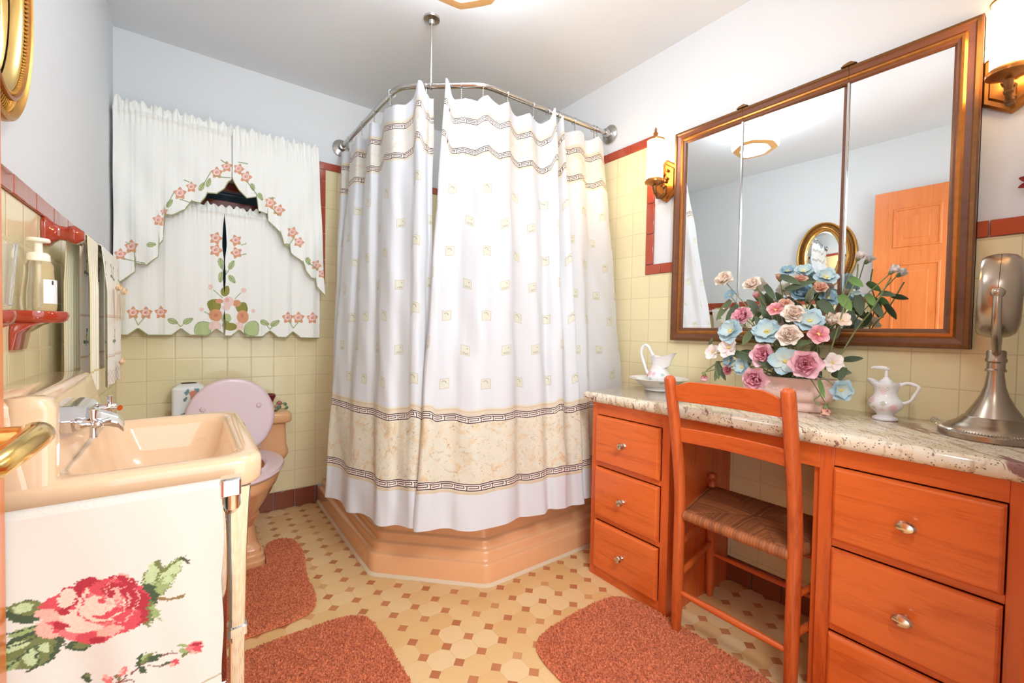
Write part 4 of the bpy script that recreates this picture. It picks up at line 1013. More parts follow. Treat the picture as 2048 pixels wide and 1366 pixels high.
# ------------------------------------------------------------------ ladder-back chair
root = thing('ladder_back_chair', (1.48, .645, 0), 'worn orange wooden ladder-back chair with woven rush seat at the vanity', 'chair')
def path(P_, n=28): return [Vector(p) for p in catmull(P_, n)]
for y in (.818, .470):
    mb = MB(); pts = path([(1.330, y, 0), (1.331, y, .12), (1.333, y, .36), (1.330, y, .50), (1.300, y, .68), (1.262, y, .84), (1.252, y, .882)])
    rs = [np.interp(p.z, [0, .05, .12, .3, .86, .876, .884], [.0125, .0165, .0180, .0185, .0185, .018, .015]) for p in pts]
    mb.tube(pts, rs, 20); mb.tube([pts[-1]-Vector((.0, 0, .002)), pts[-1]+Vector((-.001, 0, .004)), pts[-1]+Vector((-.002, 0, .0065))], [.0152, .011, .002], 20)
    mb.build('back_leg', 'chairwood', root)
for y in (.868, .418):
    mb = MB(); x = 1.638
    mb.lathe([(.0, 0), (.0115, 0), (.015, .03), (.0185, .10), (.0165, .13), (.018, .17), (.0175, .43), (.0175, .440), (.012, .448), (.010, .453), (.014, .458), (.0175, .466), (.0175, .475), (.012, .483), (0, .486)], (x, y, 0), 'z', 20); mb.build('front_leg', 'chairwood', root)
def slat(z0, z1, arch, xa, xb, bow=.018):
    mb = MB(); n = 26; loops = []
    for i in range(n+1):
        t_ = i/n; y = .800+(.488-.800)*t_
        e = min(t_, 1-t_); top = z1-arch*(1-min(1, e/.16))**1.2 if arch else z1
        b_ = bow*math.sin(math.pi*t_)
        def X(z): return xa+(xb-xa)*(z-z0)/(z1-z0)-b_*0+b_
        loops.append([Vector((X(z0)-.006, y, z0)), Vector((X(z0)+.006, y, z0)), Vector((X(top)+.006, y, top)), Vector((X(top)-.006, y, top))])
    mb.loft(loops); return mb.build('slat', 'chairY', root, smooth=30, bevel=.002)
slat(.806, .874, .018, 1.271, 1.256); slat(.668, .717, 0, 1.304, 1.293)
def rung(a, b, r=.0095):
    a, b = Vector(a), Vector(b); mb = MB(); n = 12
    mb.tube([a.lerp(b, i/n) for i in range(n+1)], [r*(.72+.28*math.sin(math.pi*i/n)) for i in range(n+1)], 14); mb.build('rung', 'chairY', root)
rung((1.333, .818, .148), (1.333, .470, .148), .0115); rung((1.638, .868, .168), (1.638, .418, .168)); rung((1.333, .470, .30), (1.333, .818, .30), .009) if False else None
for yb_, yf_ in ((.818, .868), (.470, .418)): rung((1.333, yb_, .195), (1.638, yf_, .215), .011); rung((1.333, yb_, .305), (1.638, yf_, .325), .010)
rung((1.638, .868, .30), (1.638, .418, .30), .009)
# rush seat: cords wrap over each rail and meet along the diagonals
n = 170; a = np.linspace(-1, 1, n); A, B = np.meshgrid(a, a)             # A across (y), B front-back (x)
def seatpos(A, B, z):
    x = 1.4855+B*.158; hw = np.interp(B, [-1, 1], [.160, .232]); return np.stack([x, .643-A*hw, z], -1)
ridge = np.where(abs(A)*1.25 > abs(B)*1.0, B*.158, A*.20)
cord = np.abs(np.sin(ridge*math.pi/.0062)); dgn = np.abs(abs(A)*1.25-abs(B))
edge = 1-np.maximum(abs(A), abs(B)); rise = .014*np.clip(edge/.5, 0, 1)**.6
zz = .425+.008*np.sqrt(np.clip(edge/.08, 0, 1))+rise*.35*np.sin(np.pi*np.clip(edge, 0, 1))-.004*np.exp(-dgn/.03)+.0012*cord
r_ = rng.random((n, n)); strand = np.floor(ridge/.0062); hsh = np.sin(strand*12.9898)*43758.5453; hsh = hsh-np.floor(hsh)
colA, colB = np.array(lin((182, 108, 60))), np.array(lin((84, 42, 22)))
mixf = (.15+.6*hsh+.25*r_)*(.3+.7*cord); C = colB+(colA-colB)*mixf[..., None]
gridmesh('rush_seat', seatpos(A, B, zz), 'rushm', root, C=C)
# rolled cords around the rails
m_ = 36; nA = 520; loops = []; per = []
cor = [(1.3275, .643+.156), (1.6435, .643+.232), (1.6435, .643-.232), (1.3275, .643-.156)]
pts = []
for k in range(4):
    p, q = Vector((*cor[k], 0)), Vector((*cor[(k+1) % 4], 0))
    for i in range(nA//4): pts.append(p.lerp(q, i/(nA//4)))
P = np.zeros((m_, len(pts), 3)); Cc = np.zeros((m_, len(pts), 3)); cx, cy = 1.4855, .643
for j, p in enumerate(pts):
    inn = Vector((cx-p.x, cy-p.y, 0)).normalized(); k = j//(nA//4)
    nn = [Vector((0, -1, 0)), Vector((-1, 0, 0)), Vector((0, 1, 0)), Vector((1, 0, 0))][k]
    s_ = abs(math.sin(j*.9)); hs = math.sin(math.floor(j*.9/math.pi)*12.9898+k)*43758.5453; hs -= math.floor(hs)
    for i in range(m_):
        a_ = math.pi*(.5+1.0*i/(m_-1)); rr = .0155+.0010*s_
        q = p+nn*(.004-0)+nn*(rr*math.cos(a_))*1.0; P[i, j] = (q.x, q.y, .4165+rr*math.sin(a_)*1.05); Cc[i, j] = colB+(colA-colB)*(.2+.45*hs+.35*s_)*1.0
gridmesh('rolled_edge', P, 'rushm', root, C=Cc, closed=True)['label'] = 'wrapped rush cords around the seat rails'
finish(root)
# ------------------------------------------------------------------ window curtains
CY = YB-.095
def zx(pts): return [(at(u, v, 'y', CY).x, at(u, v, 'y', CY).z) for u, v in pts]
G_E, G_L, G_O = (150, 158, 108), (184, 202, 146), (150, 148, 70)
OR, PK, PK2, RD = (222, 160, 122), (244, 212, 204), (236, 178, 166), (212, 134, 114)
def bloom(p, x, y, s=9, rot=0):
    for k in range(5):
        a = math.radians(rot+72*k-90); p.leaf(x, y, x+s*1.15*math.cos(a), y+s*1.15*math.sin(a), s*.40, OR)
    p.ell(x-.5, y-1.2, s*.62, s*.56, 0, PK); p.ell(x+1, y-1.5, s*.3, s*.3, 0, PK2); p.ell(x-1.5, y-.5, s*.16, s*.16, 0, RD)
def lf(p, x, y, s=9, ang=-40):
    a = math.radians(ang); dx, dy = s*math.cos(a), s*math.sin(a); p.leaf(x-dx, y-dy, x+dx, y+dy, s*.42, G_L, G_E, G_E)
def c1(x, y): return 200+x/2.529, 160+y/2.529
def cloth_piece(name, label, x0, x1, ztop, bottom, dy, amp, freq, paintfn, gather=.0, header=.0, ncol=300, nrow=420, edge=None, slant=None, group=None, cat='curtain', inner=None, warp=None):
    bx_, bz_ = zip(*sorted(bottom)); xs = np.linspace(x0, x1, ncol); zb_ = np.interp(xs, bx_, bz_)
    zt_ = np.full(ncol, ztop) if not callable(ztop) else ztop(xs)
    ph = np.cumsum(rng.normal(0, .25, ncol))*.15
    zt_ = zt_+header*.18*np.sin(xs*210+ph*3)+header*.10*np.sin(xs*97+1)
    h = np.linspace(0, 1, nrow)[:, None]; Z = zt_[None]*(1-h)+zb_[None]*h; X = np.repeat(xs[None], nrow, 0)
    if inner: 
        xi, sg = inner; X = X+sg*.010*np.exp(-((Z-1.42)/.06)**2)*np.exp(-abs(X-xi)/.03)+sg*.004*np.sin(Z*26)*np.exp(-abs(X-xi)/.02)
    if warp: X = warp(X, Z)
    W = amp*(np.sin(xs[None]*freq+ph[None]*2)+.5*np.sin(xs[None]*freq*2.3+1+ph[None]))*(.35+.65*np.clip((zt_[None]-Z)/.5, 0, 1))
    gz = np.exp(-((Z-(zt_[None]-header))/.05)**2) if header else 0
    W = W+gather*gz*np.sin(xs[None]*330+ph[None]*6)
    if header: 
        up = np.clip((Z-(zt_[None]-header))/header, 0, 1); W = W+up*(.011*np.sin(xs[None]*150+ph[None]*5)+.006*np.sin(xs[None]*61))
        pocket = np.exp(-((Z-(ztop if not callable(ztop) else 0)+header)/.010)**2) if not callable(ztop) else 0
        W = W-pocket*.010
    if slant is not None: W = W+slant(X, Z)
    P = np.stack([X, CY+dy+W, Z], -1)
    u, v = pxof(X, np.full_like(X, CY), Z); p = Paint(u, v, (248, 249, 244)); paintfn(p)
    if edge is None: edge = .0045
    ze = (Z-zb_[None]); slope = np.gradient(zb_, xs); dist = ze/np.sqrt(1+slope[None]**2)
    p.put((dist < edge).astype(float), (166, 168, 120))
    o = gridmesh(name, P, 'cloth', C=p.c, thick=.0012)
    return tag(o, label, cat, group)
swl = zx([(228, 574), (237.6, 569), (271, 545), (272.5, 528), (295, 532), (317, 516), (318.5, 492), (326.5, 482), (331, 431), (346, 433), (370, 423), (384, 403), (401, 408), (411, 397), (415, 389), (433, 391), (449, 379), (457, 366), (463, 362)])
swr = zx([(464, 360), (467, 366), (477, 381), (493, 399), (512, 397), (516, 425), (536, 429), (537, 443), (561, 468), (568, 492), (580, 496), (583, 508), (607, 526), (612, 544), (621, 557), (631, 559), (634, 575), (648, 592), (652, 594)])
xc = at(463.5, 330, 'y', CY).x
def p_left(p):
    for x, y, s_ in ((590, 475, 11), (640, 445, 10), (405, 580, 12), (462, 545, 10), (297, 712, 11), (325, 668, 7), (160, 845, 13), (105, 885, 11)): bloom(p, *c1(x, y), s_)
    for x, y, a in ((548, 525, -70), (515, 545, -60), (353, 630, -50), (262, 838, -5)): lf(p, *c1(x, y), 9, a)
    for a, b in (((560, 470), (520, 540)), ((575, 490), (660, 500)), ((375, 575), (340, 640)), ((405, 610), (460, 625)), ((175, 870), (180, 970)), ((120, 905), (230, 930)), ((425, 510), (450, 520), ), ((610, 410), (640, 430)), ((130, 820), (150, 830))): p.line([c1(*a), c1(*b)], .9, (140, 160, 110))
def p_right(p):
    for x, y, s_ in ((700, 455, 10), (737, 495, 11), (860, 625, 11), (902, 662, 11), (970, 775, 11), (1005, 822, 10), (1090, 940, 10), (1125, 982, 9)): bloom(p, *c1(x, y), s_, 20)
    for x, y, a in ((770, 547, 70), (808, 597, 60), (940, 842, -5), (1048, 920, 70)): lf(p, *c1(x, y), 8, a)
    for a, b in (((740, 515), (800, 600)), ((700, 420), (745, 430)), ((870, 650), (900, 690)), ((980, 800), (950, 840)), ((880, 600), (850, 600)), ((1100, 960), (1050, 930))): p.line([c1(*a), c1(*b)], .9, (140, 160, 110))
def fold_l(X, Z):                                     # the swag sweeps down and outwards
    q = (X+.26)/.42-(2.0-Z)/1.1; return -.008*np.sin(q*16)*np.clip((1.93-Z)/.2, 0, 1)
cloth_piece('swag_curtain', 'white ruffled swag curtain with pink flowers, half nearest the left wall', -.274, xc-.0015, 2.018, swl, -.018, .006, 46, p_left, .0035, .048, 300, 420, slant=fold_l, group='window swags')
def fold_r(X, Z):
    q = (.62-X)/.42-(2.0-Z)/1.1; return -.007*np.sin(q*15)*np.clip((1.93-Z)/.2, 0, 1)
cloth_piece('swag_curtain', 'white ruffled swag curtain with pink flowers, half nearest the shower', xc+.0015, .607, lambda x: 2.018+.0*x, swr, -.018, .006, 44, p_right, .0035, .048, 260, 420, slant=fold_r, warp=lambda X, Z: X-.040*np.clip((Z-1.2)/.8, 0, 1)*((X-xc)/(.607-xc))**2, group='window swags')
def scal(x0, x1, notches, zb0, zb1):
    """scalloped hem with small notches"""
    out = []; xs = np.linspace(x0, x1, 90)
    for x in xs:
        z = zb0+(zb1-zb0)*(x-x0)/(x1-x0); d = min(abs(x-n_) for n_ in notches)
        out.append((x, z+.032*max(0, 1-d/.035)))
    return out
def central(p):
    def L(x0, y0, x1, y1, w_, c): p.leaf(*c1(x0, y0), *c1(x1, y1), w_/2.529, c, None, (110, 120, 66))
    L(560, 1165, 600, 1110, 34, G_O); L(600, 1170, 560, 1120, 30, G_O); L(705, 1175, 738, 1125, 30, G_O); L(480, 1285, 570, 1235, 40, G_L); L(745, 1230, 800, 1290, 40, G_L); L(622, 1090, 650, 1040, 20, G_O)
    for x, y, rx, ry, c in ((605, 1118, 20, 12, OR), (695, 1128, 22, 18, OR), (585, 1188, 34, 30, OR), (725, 1198, 30, 34, OR), (590, 1200, 24, 22, (222, 160, 120)), (728, 1200, 18, 26, (222, 160, 120)), (583, 1245, 32, 26, (244, 214, 206)), (705, 1248, 24, 24, (244, 214, 206)), (652, 1120, 28, 26, PK), (640, 1150, 20, 14, PK), (645, 1112, 10, 12, PK2), (640, 1205, 26, 24, G_L), (662, 1248, 34, 20, G_O), (640, 1240, 20, 22, G_O), (560, 1045, 12, 14, PK), (730, 1062, 13, 13, PK), (515, 1160, 12, 10, PK), (778, 1167, 10, 10, PK), (588, 1190, 12, 9, RD), (722, 1190, 8, 12, RD)):
        a_, b_ = c1(x, y); p.ell(a_, b_, rx/2.529, ry/2.529, 0, c)
    for a, b in (((575, 1060), (620, 1100)), ((715, 1075), (685, 1105)), ((530, 1170), (560, 1190)), ((640, 960), (625, 1040)), ((612, 920), (630, 990)), ((670, 930), (640, 980))): p.line([c1(*a), c1(*b)], .8, (140, 165, 110))
def p_tl(p):
    for x, y in ((587, 797), (587, 858)): bloom(p, *c1(x, y), 12, 90)
    for x, y in ((165, 1178), (230, 1178), (306, 1176)): bloom(p, *c1(x, y), 12)
    for x, y, a in ((367, 1220, 20), (445, 1218, -25), (613, 925, 80), (613, 995, 100)): lf(p, *c1(x, y), 11, a)
    for a, b in (((408, 1248), (385, 1225)), ((408, 1248), (430, 1225)), ((190, 1240), (168, 1195)), ((190, 1240), (228, 1195))): p.line([c1(*a), c1(*b)], .9, (150, 175, 115))
    central(p)
def p_tr(p):
    for x, y in ((690, 807), (693, 870)): bloom(p, *c1(x, y), 11, -90)
    for x, y in ((955, 1203), (1010, 1203), (1080, 1205)): bloom(p, *c1(x, y), 11)
    for x, y, a in ((838, 1228, 20), (890, 1230, -30), (668, 932, -60), (670, 1005, 50)): lf(p, *c1(x, y), 10, a)
    for a, b in (((865, 1262), (845, 1235)), ((865, 1262), (885, 1235)), ((985, 1255), (960, 1220)), ((985, 1255), (1012, 1220)), ((720, 830), (742, 822)), ((720, 880), (742, 875))): p.line([c1(*a), c1(*b)], .9, (150, 175, 115))
    central(p)
xm = at(449.5, 550, 'y', CY).x
n1 = [at(275, 655, 'y', CY).x, at(362, 655, 'y', CY).x, at(434, 660, 'y', CY).x]; n2 = [at(480, 662, 'y', CY).x, at(542, 662, 'y', CY).x, at(589, 657, 'y', CY).x]
cloth_piece('tier_curtain', 'lower white curtain panel with rose border, half nearest the left wall', -.266, xm-.002, 1.628, scal(-.266, xm-.002, n1, .972, .975), .030, .007, 40, p_tl, .003, .035, 240, 380, inner=(xm, -1), group='lower window curtains')
cloth_piece('tier_curtain', 'lower white curtain panel with rose border, half above the toilet tank end', xm+.002, .590, 1.628, scal(xm+.002, .590, n2, .972, .962), .030, .007, 42, p_tr, .003, .035, 240, 380, inner=(xm, 1), group='lower window curtains')
root = thing('curtain_rod', (.16, CY, 1.97), 'flat white rod carrying the ruffled swags above the window', 'curtain rod')
MB().box((-.276, CY+.002, 1.958), (.568, CY+.005, 1.982)).build('rail', 'white', root)
for x in (-.276, .565): MB().box((x, CY+.002, 1.958), (x+.003, YB+.004, 1.982)).build('return_bracket', 'white', root)
finish(root)
root = thing('curtain_rod', (.16, CY+.03, 1.595), 'thin white rod carrying the lower window curtains', 'curtain rod')
MB().cyl((-.268, CY+.030, 1.594), (.594, CY+.030, 1.594), .004).build('rail', 'white', root)
for x in (-.266, .592): MB().tube([(x, CY+.03, 1.594), (x, YB+.004, 1.594)], .004, 10).build('return_bracket', 'white', root)
finish(root)

# ------------------------------------------------------------------ red ceramic towel bar and towels on the left wall
root = thing('towel_bar', (XL, 1.79, 1.20), 'red glazed ceramic towel bar on the left wall under the red edging', 'towel bar')
BXx, BZ = -.222, 1.238
for y, sg in ((1.485, 1), (2.10, 1)):
    mb = MB()
    def sq(x, hy, hz, z): return [Vector((x, y-hy*sg*k1, z+hz*k2)) for k1, k2 in ((-1, -.6), (-1, .6), (-.6, 1), (.6, 1), (1, .6), (1, -.6), (.6, -1), (-.6, -1))]
    mb.loft([sq(XL+.0005, .030, .034, 1.240), sq(XL+.008, .030, .033, 1.240), sq(XL+.016, .022, .024, 1.240), sq(XL+.026, .015, .0165, 1.240), sq(XL+.038, .0145, .015, 1.239), sq(XL+.046, .020, .020, 1.238), sq(XL+.054, .022, .022, 1.238), sq(XL+.070, .010, .010, 1.238)])
    mb.build('bar_post', 'redcer', root, smooth=50, bevel=.0015)
MB().box((BXx-.008, 1.485, BZ-.008), (BXx+.008, 2.10, BZ+.008)).build('bar', simple('white_bar', (226, 220, 200), .3), root, bevel=.002)
finish(root)
def hanging(name, label, y0, y1, zf, zbk, xf, xb, paintfn, amp=.003, freq=90, ribs=0):
    ny, n1_, n2_ = 150, 190, 120
    ys = np.linspace(y0, y1, ny); a = np.linspace(0, math.pi, 12)
    xm_, rr = (xf+xb)/2, (xf-xb)/2; zt_ = BZ+.0095
    Xp = np.concatenate([np.full(n1_, xf), xm_+rr*np.cos(a), np.full(n2_, xb)])
    Zp = np.concatenate([np.linspace(zf, zt_-.004, n1_), zt_-.004+.008*np.sin(a), np.linspace(zt_-.004, zbk, n2_)])
    Yg, Zg = np.meshgrid(ys, Zp); Xg = np.repeat(Xp[:, None], ny, 1); fall = np.clip((BZ-Zg)/.12, 0, 1)
    side = np.where(np.arange(len(Zp)) < n1_+6, 1, -1)[:, None]
    Xg = Xg+side*fall*(amp*(1+np.sin(Yg*freq))+ribs*np.sin(Yg*700))
    Yg = y0+(Yg-y0)*(1-.06*fall*side*(side > 0))
    p = Paint(Yg, Zg, (246, 243, 228)); paintfn(p, Yg, Zg)
    o = gridmesh(name, np.stack([Xg, Yg, Zg], -1), 'cloth', C=p.c, thick=.0016); return o
def p_yel(p, Y, Z): p.put((np.sin(Y*420) > .2).astype(float), (232, 222, 176)); p.put((abs(Z-.90) < .004).astype(float), (220, 200, 150))
t1 = hanging('hand_towel', '', 1.512, 1.66, .845, .815, -.2085, -.245, p_yel, .0035, 75, .0006); tag(t1, 'pale yellow ribbed hand towel at the near end of the red towel bar', 'towel')
def p_emb(p, Y, Z):
    for zc in (.985, 1.185):
        for y in (1.74, 1.82, 1.90, 1.98):
            p.line([(y, zc-.024), (y+.006, zc+.022)], .003, (130, 150, 106)); p.ell(y+.006, zc+.020, .007, .006, 0, (90, 104, 90)); p.ell(y-.008, zc-.014, .010, .005, 0, (104, 132, 94)); p.ell(y+.014, zc-.016, .008, .005, 0, (80, 86, 78)); p.ell(y, zc, .006, .005, 0, (200, 180, 110))
    for zc in (1.045, 1.05, .93, .925): p.put((abs(Z-zc) < .0015).astype(float), (222, 196, 176))
    p.put(((Z < .885)).astype(float)*(np.sin(Y*300)*np.sin(Z*300) > 0), (226, 214, 200))
root = thing('embroidered_towel', (-.20, 1.85, .84), 'white embroidered towel with peach ribbon bows on the red towel bar', 'towel')
e = hanging('cloth', '', 1.69, 2.055, .838, .87, -.2035, -.2425, p_emb, .006, 42); e.parent = root
rib = simple('peach_ribbon', (240, 206, 164), .35, var=.05)
for (y, z, l) in ((1.80, 1.135, .10), (1.94, 1.13, .09), (1.88, .90, .10)):
    mb = MB(); xk = -.185
    for sg in (-1, 1):
        pts = [(xk, y, z), (xk+.004, y+sg*.022, z+.012), (xk+.005, y+sg*.034, z+.002), (xk+.003, y+sg*.02, z-.008), (xk, y, z)]
        P_ = catmull(pts, 20); P2 = P_.copy(); P2[:, 0] += .006; P2[:, 2] += .003
        mb.loft([[Vector(q) for q in P_], [Vector(q) for q in P2]], closed=False)
        T_ = catmull([(xk+.001, y, z), (xk+.003, y+sg*.012, z-l*.5), (xk+.001, y+sg*.018, z-l)], 14)
        mb.loft([[Vector(q)+Vector((0, -.006, 0)) for q in T_], [Vector(q)+Vector((.001, .006, 0)) for q in T_]], closed=False)
    mb.ball((xk+.004, y, z), .007, 12)
    mb.build('ribbon_bow', rib, root)
finish(root)
# shelves with cups and pump bottle
def shelf(y, x1, zt_, label, name):
    root = thing(name, (XL, y, zt_-.05), label, 'shelf'); mb = MB()
    L = []
    for ins, z in ((.010, zt_-.024), (.003, zt_-.018), (0, zt_-.008), (.002, zt_-.001), (.006, zt_)):
        L.append([Vector((XL+.001, y+.05-ins, z))]+[Vector((x1-.05+(.05-ins)*math.cos(a), y+(.05-ins)*math.sin(a), z)) for a in np.linspace(math.pi/2, -math.pi/2, 15)]+[Vector((XL+.001, y-.05+ins, z))])
    mb.loft(L); mb.build('tray', 'redcer', root, smooth=60)
    mb = MB(); mb.loft([rrect(XL+.0005, XL+w_, y-.045+i, y+.045-i, .003, z, 2) for z, w_, i in ((zt_-.078, .006, .0), (zt_-.045, .012, .0), (zt_-.03, .03, .006), (zt_-.02, .05, .010))]); mb.build('wall_block', 'redcer', root, smooth=40); finish(root)
shelf(1.275, -.203, 1.048, 'red ceramic soap shelf on the left wall, holding the pump bottle', 'soap_shelf')
shelf(1.02, -.222, 1.043, 'red ceramic tumbler shelf at the left picture edge, holding a clear cup', 'tumbler_shelf')
root = thing('pump_bottle', (-.247, 1.275, 1.049), 'clear foaming soap bottle with cream pump on the red shelf', 'soap bottle')
bc = (-.247, 1.275, 1.049)
MB().lathe([(0, 0), (.024, 0), (.0255, .004), (.0262, .02), (.0245, .045), (.0215, .07), (.021, .082), (.0215, .090), (.018, .098), (.0150, .102), (.0, .102)], bc, 'z', 32).build('bottle_body', 'bottle', root)
MB().lathe([(0, .098), (.0165, .098), (.0172, .102), (.0165, .112), (.013, .116), (.0, .116)], bc, 'z', 28).build('collar', 'whitepl', root)
MB().lathe([(0, .112), (.006, .112), (.006, .136), (.0165, .138), (.0175, .141), (.016, .145), (.0, .147)], bc, 'z', 28).build('pump_head', 'whitepl', root)
MB().cyl((bc[0], bc[1], bc[2]+.006), (bc[0], bc[1], bc[2]+.10), .003, seg=10).build('dip_tube', 'whitepl', root)
mb = MB(); mb.loft([[Vector((bc[0]+(.0268)*math.cos(a), bc[1]+.0268*math.sin(a), bc[2]+z)) for a in np.linspace(-1.15, -.1, 12)] for z in (.014, .062)], closed=False)
lb = mb.build('paper_label', 'white', root)
MB().box((bc[0]+.0215, bc[1]-.0165, bc[2]+.052), (bc[0]+.0235, bc[1]-.0145, bc[2]+.060)).build('label_mark', simple('dark_green_print', (40, 60, 56), .5), lb)
finish(root)
root = thing('plastic_cup', (-.246, 1.02, 1.044), 'tall clear ribbed plastic cup on the tumbler shelf', 'cup')
for k in range(1):
    pr_ = []
    for i in range(15): pr_.append((.0185+.0075*i/14+.0009*(i % 2), .0+.105*i/14+k*.012))
    pr_ = [(0, pr_[0][1])]+pr_+[(pr_[-1][0]-.001, pr_[-1][1])]+[(r-.0022, z) for r, z in reversed(pr_[1:])]+[(0, pr_[0][1]+.002)]
    c = MB().lathe([(r*(1-.07*(k == 1)), z) for r, z in pr_], (-.246, 1.02, 1.044), 'z', 32).build('cup_wall', 'clear', root)
finish(root)

# ------------------------------------------------------------------ things on the counter
CZ = .7755
def rose_paint(spots, base=(240, 240, 240)):
    def f(p):
        for (x, y, z, r, c) in spots:
            d = math.sqrt((p.x-x)**2+(p.y-y)**2+(p.z-z)**2)
            if d < r*(1+.25*math.sin(p.z*900+p.y*700)): return c
        return base
    return f
def lathe_loops(prof, o, seg=72, sx=1, sy=1, up=6, flute=0, nf=12):
    P_ = catmull(prof, len(prof)*up); out = []
    for r, z in P_:
        L = []
        for k in range(seg):
            a = 2*math.pi*k/seg; rr = max(r, 1e-5)*(1+flute*abs(math.sin(a*nf/2))); L.append(Vector((o[0]+rr*sx*math.cos(a), o[1]+rr*sy*math.sin(a), o[2]+z)))
        out.append(L)
    return out
# jug-shaped soap dispenser
jx, jy = 1.690, .368
root = thing('soap_dispenser_jug', (jx, jy, CZ), 'white porcelain jug soap dispenser with pink flowers on the counter', 'soap dispenser')
sp = []
for dy, dz, r, c in ((.0, .088, .011, (236, 196, 196)), (.012, .092, .009, (190, 196, 182)), (-.012, .092, .009, (188, 196, 184)), (.004, .078, .007, (240, 210, 200)), (.028, .062, .009, (238, 204, 206)), (.034, .048, .006, (190, 200, 180)), (-.004, .052, .007, (200, 206, 190)), (-.026, .040, .009, (240, 206, 206)), (-.034, .032, .007, (186, 196, 176)), (.020, .036, .006, (210, 206, 190)), (.0, .030, .006, (236, 210, 206))):
    a = dy/.042; sp.append((jx-.042*math.cos(a)*.93, jy+dy, CZ+dz, r*1.15, c))
L = lathe_loops([(.001, .0), (.026, .0), (.030, .002), (.029, .008), (.020, .014), (.024, .022), (.036, .034), (.042, .046), (.040, .058), (.031, .070), (.027, .082), (.029, .096), (.033, .106), (.034, .113)], (jx, jy, CZ), 96)
for i, l in enumerate(L):                             # pulled lip towards the shower side
    f = max(0, (l[0].z-CZ-.095)/.018)
    for p in l:
        a = math.atan2(p.y-jy, p.x-jx); k_ = max(0, math.cos(a-math.pi/2))**4; p.z += f*(.010*k_+.003*math.cos(a*6)); p.y += f*.016*k_
L += [[Vector((jx+(p.x-jx)*s_, jy+(p.y-jy)*s_, p.z*.4+(CZ+.106)*.6)) for p in L[-1]] for s_ in (.85, .4, .01)]
colored_loft(L, rose_paint(sp), 'jug_body', root)
mb = MB(); hp = catmull([(jx, jy-.030, CZ+.106), (jx, jy-.048, CZ+.116), (jx, jy-.066, CZ+.112), (jx, jy-.074, CZ+.104), (jx, jy-.066, CZ+.084), (jx, jy-.058, CZ+.066), (jx, jy-.044, CZ+.056), (jx, jy-.034, CZ+.056)], 26)
mb.tube([Vector(q) for q in hp], [.0045+.0006*math.sin(i*1.3) for i in range(26)], 12); mb.build('handle', 'white', root)
mb = MB(); mb.lathe([(0, .106), (.017, .106), (.018, .112), (.016, .119), (.010, .123), (.0075, .127), (.005, .130), (.0045, .150), (.009, .153), (.009, .157), (0, .160)], (jx, jy, CZ), 'z', 28); mb.tube([(jx, jy, CZ+.155), (jx, jy+.012, CZ+.1575), (jx-.0, jy+.030, CZ+.157), (jx, jy+.036, CZ+.154)], [.006, .006, .0045, .003], 12); mb.build('pump', 'white', root)
finish(root)
# basin and pitcher
px_, py_ = 1.662, 1.140
root = thing('wash_basin_dish', (px_, py_, CZ), 'wide white porcelain bowl under the small pitcher at the counter end', 'bowl')
sp = [(px_+.1*math.cos(a), py_+.1*math.sin(a), CZ+.044, .012, c) for a, c in ((2.1, (188, 200, 206)), (3.9, (186, 198, 204)), (-.9, (186, 198, 204)), (.6, (236, 200, 196)))]
L = lathe_loops([(.001, .001), (.056, .0), (.058, .003), (.054, .008), (.072, .018), (.086, .030), (.098, .040), (.118, .047), (.126, .051), (.127, .053), (.120, .053), (.098, .046), (.084, .036), (.068, .022), (.045, .012), (.001, .010)], (px_, py_, CZ), 96)
colored_loft(L, rose_paint(sp), 'bowl_body', root); finish(root)
root = thing('pitcher', (px_, py_, CZ+.012), 'small white porcelain pitcher with pink roses standing in the bowl', 'pitcher')
b0 = CZ+.012
sp = []
for dy, dz, r, c in ((.018, .062, .012, (240, 186, 186)), (-.020, .094, .013, (240, 190, 184)), (.0, .09, .014, (246, 222, 220)), (.03, .05, .008, (206, 96, 96)), (-.022, .097, .005, (206, 120, 120)), (-.006, .060, .009, (238, 190, 196)), (-.018, .118, .007, (160, 176, 190)), (-.028, .112, .006, (170, 186, 190)), (.008, .04, .010, (186, 206, 196)), (.038, .06, .008, (170, 196, 180)), (-.04, .06, .009, (186, 206, 196)), (-.036, .078, .006, (120, 140, 120)), (.012, .034, .007, (190, 200, 214)), (-.02, .03, .008, (196, 210, 206))):
    a = dy/.05; sp.append((px_-.043*math.cos(a), py_+dy, b0+dz, r, c))
L = lathe_loops([(.001, .0), (.030, .0), (.034, .003), (.031, .010), (.040, .022), (.050, .038), (.049, .054), (.038, .074), (.030, .092), (.029, .110), (.034, .126), (.040, .138)], (px_, py_, b0), 96)
for l in L:
    f = max(0, (l[0].z-b0-.10)/.038)
    for p in l:
        a = math.atan2(p.y-py_, p.x-px_); k_ = max(0, math.cos(a+math.pi/2))**3; kb = max(0, math.cos(a-math.pi/2))**2
        p.z += f*(.022*k_+.006*kb-.004); p.y -= f*.045*k_
L += [[Vector((px_+(p.x-px_)*s_, py_+(p.y-py_)*s_, p.z-dz)) for p in L[-1]] for s_, dz in ((.92, .004), (.75, .03), (.6, .06), (.01, .062))]
colored_loft(L, rose_paint(sp), 'pitcher_body', root)
hp = catmull([(px_, py_+.028, b0+.136), (px_, py_+.040, b0+.152), (px_, py_+.056, b0+.176), (px_, py_+.074, b0+.184), (px_, py_+.090, b0+.172), (px_, py_+.094, b0+.145), (px_, py_+.084, b0+.115), (px_, py_+.070, b0+.080), (px_, py_+.060, b0+.062), (px_, py_+.048, b0+.050)], 34)
MB().tube([Vector(q) for q in hp], [.0062+.0008*math.sin(i*.9) for i in range(34)], 12).build('handle', 'white', root)
finish(root)
